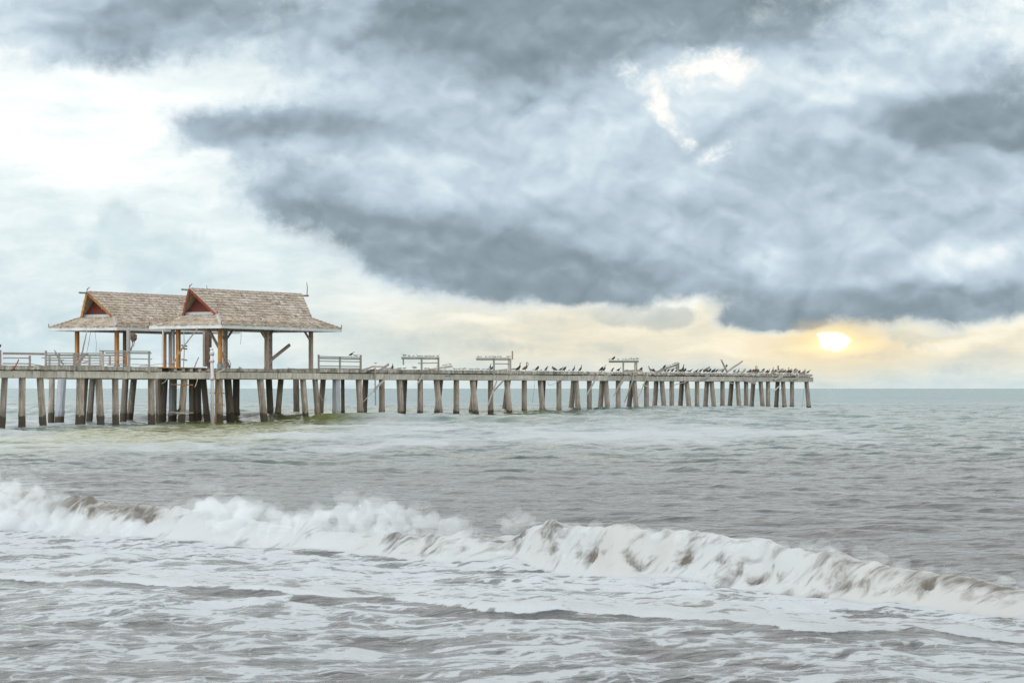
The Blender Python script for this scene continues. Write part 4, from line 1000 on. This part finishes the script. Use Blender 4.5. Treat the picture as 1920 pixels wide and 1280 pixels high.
# hollows torn in the curling stretch
hol = np.clip(fbm(X*2.1+11, d*1.6, 3)*3.2, 0, 1)*smooth(d, 0.05, 0.3)*(1-smooth(d, 0.5, 0.8))*(1-broken)*(1-smooth(X, 4.2, 5.2))
brk -= hol*0.16
Z += np.where(d > -0.4, brk, 0)
# second, smaller bore in front
sxp = [-300, 0, 100, 300, 500, 700, 780, 900, 1000, 1100, 1300, 1370, 1460, 1560, 1640, 1730, 1830, 1920, 2300]
sfp = [1062, 1078, 1086, 1096, 1106, 1116, 1122, 1138, 1142, 1142, 1150, 1160, 1176, 1182, 1178, 1172, 1182, 1190, 1205]
Ys = np.array([EYE*F/(v-HOR) for v in sfp]); Xs = np.array([(x-960)/F*y for x, y in zip(sxp, Ys)])
x1 = np.linspace(-16, 16, 3200); yl1 = np.interp(x1, Xs, Ys) + 0.75*fbm(x1*0.9+2, x1*0+9.3, 4)
ker = np.hanning(31); ker /= ker.sum(); yl1 = np.convolve(np.pad(yl1, 15, 'edge'), ker, 'valid')
Yl2 = np.interp(X, x1, yl1); sl2 = np.interp(X, x1, np.gradient(yl1, x1))
d2 = (Y-Yl2)/np.sqrt(1+sl2**2)
bore = (0.055+0.10*fbm(X*0.8, Y*0.5, 3))*smooth(d2, -0.05, 0.2)*np.exp(-np.clip(d2-0.2, 0, None)/1.6)
Z += np.where(d2 > -0.1, bore, 0)
Z += (0.075*fbm(X*2.3, Y*1.5, 4))*smooth(d2, 0, 0.5)*(1-smooth(d, 0, 0.3))
Z += 0.02*fbm(X*1.7+50, Y*1.2, 3)*(1-smooth(d2, -0.5, 0))
# foam cover, green silt, torn-wave mask
cov = np.zeros_like(X)
inner = smooth(d2, -0.03, 0.05)*(1-smooth(d, -0.1, 0.3))
cov += inner*(0.62+0.5*fbm(X*0.35, Y*0.25, 3)) + inner*0.35*np.exp(-((d2-0.15)/0.25)**2)
outer = 1-smooth(d2, -0.05, 0.02)
cov += outer*(0.46+0.32*fbm(X*0.22+4, Y*0.16, 3) - 0.05*smooth(X, -2.0, -5.0) - 0.34*np.exp(-((d2+0.18)/0.25)**2))
torn = smooth(d, -0.02, 0.1)*(1-smooth(d, 0.85, 1.25 if True else 1.0))
rightface = smooth(X, 3.6, 4.6)
cov += torn*(0.78+0.25*broken - 0.26*rightface*smooth(d, 0.30, 0.5)*(1-smooth(d,0.6,0.75)) - 0.06*(1-broken))
trail = smooth(d, 0.9, 1.2)*(1-smooth(d, 1.6, 3.0+3*vnoise(X*0.6, Y*0.3)))*(0.25*broken+0.38*smooth(X, 3.0, 4.2))
cov += trail
lip = smooth(X, -11.3, -8.6)*(1-smooth(X, -6.9, -5.2))*smooth(d, 0.22, 0.42)
cov -= 0.75*lip*torn
# surf band further out by the pier
band = smooth(Y, 118+18*vnoise(X*0.12, X*0), 160)*(1-smooth(Y, 215, 260))
band *= 1-smooth(X, 12, 26)
cov += band*(0.52+0.75*fbm(X/9, Y/22+3, 3))
lefts = smooth(-X, -2, 12)*smooth(Y, 105, 135)*(1-smooth(Y, 200, 225)); cov += 0.12*lefts
cov += 0.10*smooth(Y, 80, 120)*(1-smooth(Y, 120, 200))
def patch(xc, yc, rx, ry, amp, z=0.3):
    """silt or foam lying where the photo shows it, on the plane of the sea"""
    D0 = (EYE-z)*F/(yc-HOR); x0 = (xc-960)/F*D0; rX = rx/F*D0; rY = ry/F*D0*D0/(EYE-z)
    return amp*np.exp(-(((X-x0)/rX)**2 + ((Y-D0)/rY)**2)**1.5)
green = patch(300, 800, 230, 20, 1.0) + patch(450, 790, 200, 18, 1.2) + patch(560, 782, 80, 10, .8) + patch(960, 775, 110, 9, 0.6) + patch(1120, 765, 60, 6, .4) + patch(1030, 818, 40, 4, .6) + patch(740, 776, 60, 7, .4) + patch(890,840,60,4,.3) + patch(1130, 841, 60, 5, .4)
for pp in [(370,795,260,17),(960,776,130,9)]: cov -= patch(*pp, 0.7)
cov += patch(1250, 806, 300, 8, 0.45) + patch(900, 800, 300, 7, 0.2) + patch(1450, 830, 90, 4, 0.3) + patch(350, 822, 420, 7, 0.3) + patch(640, 822, 150, 6, .25)
edge = np.maximum(smooth(np.abs(sx)[None, :], side[18], side[-1])*np.ones_like(X), 1-smooth(Y, -50, 0))
hollow = np.zeros_like(X)
for pp in [(968,1012,26,13,1),(1022,1024,14,9,.8),(985,1040,16,8,.8),(1118,1028,12,10,1),(1100,1050,10,6,.6),(1282,1034,26,7,.9),(1215,1068,34,9,.8),(1300,1052,40,7,.9),(1350,1040,18,6,.6),(1400,1034,30,5,.7),(1478,1008,34,6,.7),(1440,1082,14,7,.7),(1390,1070,14,8,.5),(1560,1108,40,5,1),(1500,1103,36,5,.7),(1130,1052,22,6,.6),(880,1030,14,6,.4),(790,1038,12,7,.4),(1695,1118,30,6,.5),(1880,1130,24,5,.7)]:
    xc, yc, rx, ry, am = pp; z0 = 0.12 if yc > 1060 + (xc-1100)*0.09 else 0.33
    D0 = (EYE-z0)*F/(yc-HOR); x0 = (xc-960)/F*D0; rX = rx*0.62/F*D0
    dl = Y-(np.interp(x0, Xb, Yb)+ (0.12 if z0 < .2 else 0.36)/0.62 + (X-x0)*-1.1)
    hollow = np.maximum(hollow, am*np.exp(-(((X-x0)/rX)**2 + (dl/(0.11))**2)**1.3))
hollow *= smooth(hollow + 0.5*fbm(X*6, Y*6, 3), 0.05, 0.5)
cov -= 0.62*hollow
Z -= 0.10*hollow
cov = np.clip(cov, 0, 1)
silt = torn*(0.6+0.8*np.clip(fbm(X*1.3, Y*1.3, 3)*3, 0, 1))*(1-0.6*broken) + 0.5*rightface*torn
silt += smooth(d2, 0, 0.3)*(1-smooth(d2, 0.8, 2.2))*0.35
silt += 0.6*hollow + 0.9*lip*torn
soft = np.clip(torn + band*0.7 + trail*0.5, 0, 1)

Z = Z*(1-edge) - 0.43*edge
co = np.empty((NR*NC, 3), np.float32); co[:, 0] = X.ravel(); co[:, 1] = Y.ravel(); co[:, 2] = Z.ravel()
i0 = (np.arange(NR-1)[:, None]*NC + np.arange(NC-1)[None, :]).ravel()
faces = np.stack([i0, i0+1, i0+NC+1, i0+NC], 1).astype(np.int32)
me = bpy.data.meshes.new('sea')
me.vertices.add(NR*NC); me.vertices.foreach_set('co', co.ravel())
me.loops.add(faces.size); me.loops.foreach_set('vertex_index', faces.ravel())
me.polygons.add(len(faces)); me.polygons.foreach_set('loop_start', np.arange(0, faces.size, 4, dtype=np.int32)); me.polygons.foreach_set('use_smooth', np.ones(len(faces), bool))
me.update(calc_edges=True)
at = me.color_attributes.new('surf', 'FLOAT_COLOR', 'POINT')
cc = np.empty((NR*NC, 4), np.float32); cc[:, 0] = cov.ravel(); cc[:, 1] = np.clip(green, 0, 1).ravel(); cc[:, 2] = np.clip(silt, 0, 1).ravel(); cc[:, 3] = soft.ravel()
at.data.foreach_set('color', cc.ravel())

def sea_mat():
    m, t = material('sea_water')
    geo = t.n('ShaderNodeNewGeometry'); pos = geo.outputs['Position']
    at = t.n('ShaderNodeAttribute', attribute_name='surf')
    s = t.n('ShaderNodeSeparateColor', {0: at.outputs['Color']})
    cov, green, silt = s.outputs[0], s.outputs[1], s.outputs[2]; soft = at.outputs['Alpha']
    yy = t.n('ShaderNodeSeparateXYZ', {0: pos}).outputs[1]
    p2 = t.mapping(pos, sc=(0.62, 1.0, 1.0))
    nA = t.noise(p2, 1.5, 5, 0.55, 1.0)
    nB = t.noise(t.mapping(pos, loc=(5, 9, 0), sc=(0.8, 1, 1)), 3.4, 5, 0.6, 0.6)
    nC = t.noise(t.mapping(pos, rot=(0, 0, math.radians(-38)), sc=(0.6, 1.7, 1.3)), 1.9, 6, 0.6, 1.3)
    nF = t.noise(t.mapping(pos, sc=(0.12, 0.05, 0.3)), 1.0, 5, 0.6, 0.4)
    farf = t.ss(yy, 60, 110)
    n = t.m('MULTIPLY_ADD', nB, 0.35, t.m('MULTIPLY', nA, 0.65))
    mixf = lambda f, a, b: t.m('MULTIPLY_ADD', t.m('SUBTRACT', b, a), f, a)
    n = mixf(soft, n, mixf(0.5, nC, nA)); n = mixf(farf, n, nF)
    thr = t.m('MULTIPLY_ADD', cov, -0.25, 0.622)
    wid = t.m('MULTIPLY_ADD', soft, 0.085, 0.02)
    wid = t.m('MULTIPLY_ADD', farf, 0.08, wid)
    f = t.m('DIVIDE', t.m('SUBTRACT', n, t.m('SUBTRACT', thr, wid)), t.m('MULTIPLY', wid, 2.0), clamp=True)
    f = t.m('MULTIPLY', f, t.m('MULTIPLY', f, t.m('MULTIPLY_ADD', f, -2.0, 3.0)))
    # bubble lace: holes opening at the rims of the patches, threads reaching across the gaps
    vor = t.n('ShaderNodeTexVoronoi', {'Scale': 5.5, 'Randomness': 1.0}, feature='DISTANCE_TO_EDGE')
    wv = t.n('ShaderNodeVectorMath', {0: t.n('ShaderNodeTexNoise', {'Scale': 2.5, 'Detail': 3}).outputs['Color'], 1: (0.5, 0.5, 0.5)}, operation='MULTIPLY').outputs[0]
    t.t.links.new(t.n('ShaderNodeVectorMath', {0: t.mapping(pos, sc=(0.7, 0.8, 1)), 1: wv}, operation='ADD').outputs[0], vor.inputs['Vector'])
    ed = vor.outputs['Distance']; over = t.m('SUBTRACT', n, thr)
    near = t.m('MULTIPLY', t.m('SUBTRACT', 1.0, soft), t.m('SUBTRACT', 1.0, farf), clamp=True)
    hole = t.m('MULTIPLY', t.ss(ed, 0.10, 0.26), t.ss(over, 0.015, 0.065, 0.85, 0.0))
    f = t.m('MULTIPLY', f, t.m('SUBTRACT', 1.0, t.m('MULTIPLY', hole, near)))
    lace = t.m('MULTIPLY', t.ss(ed, 0.02, 0.10, 0.75, 0.0), t.ss(over, -0.06, -0.015))
    f = t.m('MAXIMUM', f, t.m('MULTIPLY', lace, near))
    # thin film between the thick patches
    film = t.m('MULTIPLY', t.ss(t.m('SUBTRACT', n, thr), -0.06, 0.0), 0.22)
    f = t.m('MAXIMUM', f, t.m('MULTIPLY', film, t.ss(cov, 0.2, 0.4)))
    f = t.m('MULTIPLY', f, t.ss(cov, 0.03, 0.25))
    f = mixf(farf, f, t.m('MULTIPLY', f, 0.72))
    f = t.m('MULTIPLY', f, t.ss(yy, 29, 37, 0.80, 1.0))
    deep = t.mix(t.ss(yy, 30, 230), (0.064, 0.066, 0.067), (0.070, 0.135, 0.130))
    deep = t.mix(t.ss(yy, 230, 900), deep, (0.045, 0.15, 0.155))
    deep = t.mix(t.m('MULTIPLY', green, 0.9), deep, (0.19, 0.205, 0.07))
    deep = t.mix(t.m('MULTIPLY', silt, 0.75), deep, (0.145, 0.12, 0.09))
    hgt = t.m('MULTIPLY_ADD', t.noise(t.mapping(pos, sc=(0.8, 1.4, 1)), 4.5, 5, 0.6, 0.3), 0.06, t.m('MULTIPLY', t.noise(t.mapping(pos, sc=(0.6, 1.2, 1)), 1.2, 4, 0.55), 0.14))
    hgt = mixf(t.ss(yy, 70, 160), hgt, t.m('MULTIPLY', t.noise(t.mapping(pos, sc=(0.5, 0.35, 1)), 0.9, 6, 0.62), 0.30))
    bp = t.n('ShaderNodeBump', {'Height': hgt, 'Strength': 0.75, 'Distance': 1.0})
    # open water far off: facets of small waves, tilted directly because they are finer than a pixel there
    nv = t.n('ShaderNodeTexNoise', {'Scale': 1.3, 'Detail': 6, 'Roughness': 0.7}); t.t.links.new(t.mapping(pos, sc=(0.5, 0.28, 1)), nv.inputs['Vector'])
    v = t.n('ShaderNodeVectorMath', {0: nv.outputs['Color'], 1: (0.5, 0.5, 0.5)}, operation='SUBTRACT').outputs[0]
    gust = t.noise(t.mapping(pos, sc=(0.03, 0.006, 1)), 1.0, 4, 0.6)
    kk = t.m('MULTIPLY', t.ss(yy, 110, 420), t.ss(gust, 0.3, 0.7, 1.0, 2.2))
    v = t.n('ShaderNodeVectorMath', {0: v, 3: kk}, operation='SCALE').outputs[0]
    v = t.n('ShaderNodeVectorMath', {0: v, 1: (1, 1, 0)}, operation='MULTIPLY').outputs[0]
    v = t.n('ShaderNodeVectorMath', {0: v, 1: bp.outputs[0]}, operation='ADD').outputs[0]
    v = t.n('ShaderNodeVectorMath', {0: v}, operation='NORMALIZE').outputs[0]
    wat = t.n('ShaderNodeBsdfPrincipled', {'Base Color': deep, 'Roughness': t.ss(yy, 150, 600, 0.1, 0.25), 'IOR': 1.33, 'Normal': v})
    fcol = t.mix(silt, (0.53, 0.555, 0.57), (0.50, 0.495, 0.475))
    fcol = t.mix(t.ss(nB, 0.3, 0.7), fcol, t.mix(0.16, fcol, (0.45, 0.44, 0.42)))
    fh = t.m('MULTIPLY_ADD', f, 0.012, t.m('MULTIPLY', t.noise(pos, 9.0, 4, 0.65), 0.035))
    fh = t.m('MULTIPLY', fh, t.m('MULTIPLY_ADD', soft, -0.7, 1.0))
    bp2 = t.n('ShaderNodeBump', {'Height': fh, 'Strength': 0.8, 'Distance': 1.0})
    foam = t.n('ShaderNodeBsdfPrincipled', {'Base Color': fcol, 'Roughness': 0.8, 'Normal': bp2.outputs[0]})
    mx = t.n('ShaderNodeMixShader', {0: f, 1: wat.outputs[0], 2: foam.outputs[0]})
    t.n('ShaderNodeOutputMaterial', {0: mx.outputs[0]})
    return m
M_sea = sea_mat()
me.materials.append(M_sea)
sea = bpy.data.objects.new('water', me); COL.objects.link(sea); sea['kind'] = 'structure'
# the same sea carried round to the sides and behind, a little below the modelled waves
bm = B(); R = 60000; z = -0.45
bmesh.ops.create_grid(bm, x_segments=24, y_segments=24, size=R)
for v in bm.verts: v.co = Vector((v.co.x*abs(v.co.x/R)**2, v.co.y*abs(v.co.y/R)**2, z))
flat = obj('water', bm, M_sea, kind='structure')
if flat.data.polygons[0].normal.z < 0: flat.data.flip_normals()

# ------------------------------------------------------------------ spray thrown up by the breaker
def spray(label, puffs, density, seed, amp=0.30):
    random.seed(seed); bm = B()
    for (x, y, r, D_) in puffs:
        c = Vector(((x-960)/F*D_, D_, EYE+(HOR-y)/F*D_)); rr = r/F*D_
        for j in range(3):
            o = Vector((random.uniform(-.5,.5), random.uniform(-.5,.5), random.uniform(-.35,.35)))*rr
            mt = Matrix.Translation(c+o) @ Matrix.Diagonal((rr*random.uniform(.6,.95)*1.25, rr*random.uniform(.6,.95), rr*random.uniform(.5,.8), 1))
            bmesh.ops.create_icosphere(bm, subdivisions=2, radius=1.0, matrix=mt)
    me = bpy.data.meshes.new('spray'); bm.to_mesh(me); bm.free()
    m, t = material('spray_mist')
    v = t.n('ShaderNodeVolumePrincipled', {'Color': (0.97, 0.985, 0.99, 1), 'Density': density, 'Anisotropy': 0.0})
    t.n('ShaderNodeOutputMaterial', {'Volume': v.outputs[0]})
    me.materials.append(m)
    o = bpy.data.objects.new('spray', me); COL.objects.link(o); o['kind'] = 'stuff'; o['label'] = label; o['category'] = 'spray'
    rm = o.modifiers.new('remesh', 'REMESH'); rm.mode = 'VOXEL'; rm.voxel_size = 0.045
    tx = bpy.data.textures.new('lumps', 'CLOUDS'); tx.noise_scale = 0.22; tx.noise_depth = 5
    dm = o.modifiers.new('disp', 'DISPLACE'); dm.texture = tx; dm.strength = amp; dm.mid_level = 0.6; dm.texture_coords = 'GLOBAL'
    return o
def fill(top, base, x0, x1, step, D_at, r0, r1, seed):
    """puffs stacked from the foot of the wave to a ragged top line"""
    rr = random.Random(seed); out = []
    x = x0
    while x < x1:
        yt = float(np.interp(x, *zip(*top))); yb = float(np.interp(x, *zip(*base)))
        D_ = float(np.interp(x, *zip(*D_at)))
        y = yt
        while y < yb:
            r = rr.uniform(r0, r1)
            out.append((x+rr.uniform(-8, 8), min(y+r*0.7+rr.uniform(-5, 5), yb), r, D_-0.25+(yb-y)*0.006)); y += r*1.15
        x += step*rr.uniform(0.7, 1.3)
    return out
TOP = [(-80,912),(-20,902),(30,902),(70,915),(110,950),(170,972),(230,978),(300,972),(345,950),(385,932),(430,938),(480,948),(550,962),(600,955),(640,936),(665,930),(720,942),(790,952),(830,962),(870,990),(905,1015)]
BASE = [(-80,975),(0,985),(150,998),(300,1008),(480,1018),(660,1035),(830,1048),(905,1050)]
DAT = [(-80,56),(0,54.2),(150,52),(300,50.2),(480,48.6),(660,46.4),(830,44.4),(905,43.8)]
spray('thick white spray over the broken left part of the wave', fill(TOP, BASE, -80, 900, 30, DAT, 15, 30, 4), 2.6, 3, 0.26)
UP = [(x, y-14) for x, y in TOP]
spray('soft veil of spray drifting round the broken left part of the wave', fill(UP, BASE, -80, 900, 46, DAT, 26, 44, 6), 0.8, 13, 0.4)
spray('thin wisps of spray blown up above the broken wave', [(355,912,20,50.8),(380,905,22,50.6),(410,918,20,50.3),(330,930,20,51),(640,915,14,47.6),(668,910,14,47.2),(500,935,18,49.6),(30,890,24,54.6),(-10,885,26,54.8),(860,955,16,45)], 0.55, 5, 0.5)
TOP2 = [(900,985),(960,962),(1060,975),(1200,985),(1330,1000),(1450,1008),(1560,1012),(1700,1045),(1920,1065)]
BAS2 = [(900,1050),(1075,1064),(1200,1078),(1450,1100),(1560,1110),(1700,1122),(1980,1142)]
DAT2 = [(900,43.8),(1150,41.0),(1300,39.4),(1450,38.3),(1560,37.3),(1700,35.9),(1980,34.4)]
FOOT = [(x, y-26) for x, y in BAS2]
spray('low mist lying along the foot of the middle and right of the breaker', fill(FOOT, BAS2, 930, 1960, 40, DAT2, 16, 30, 16), 2.0, 21, 0.3)
CREST = [(x, y+16) for x, y in TOP2]
spray('fine mist smoking off the crest of the breaker', fill(TOP2, CREST, 940, 1900, 44, DAT2, 12, 24, 17), 1.3, 22, 0.3)
spray('white splash leaping where the wave curls in the middle', [(962,962,14,43.8),(980,968,15,43.5),(948,978,14,43.6),(998,982,12,43.2),(972,948,9,43.8),(1006,955,6,43.5)], 2.0, 8, 0.2)
spray('rounded puff of white spray on the right of the breaker', [(1553,1028,15,38.0),(1568,1036,14,37.8),(1540,1045,16,37.6),(1580,1050,12,37.4)], 3.5, 9, 0.14)
spray('low white splash at the foot of the far right wave', [(1850,1095,16,35),(1880,1088,18,34.8),(1915,1092,18,34.4),(1830,1105,16,35)], 2.6, 10, 0.16)
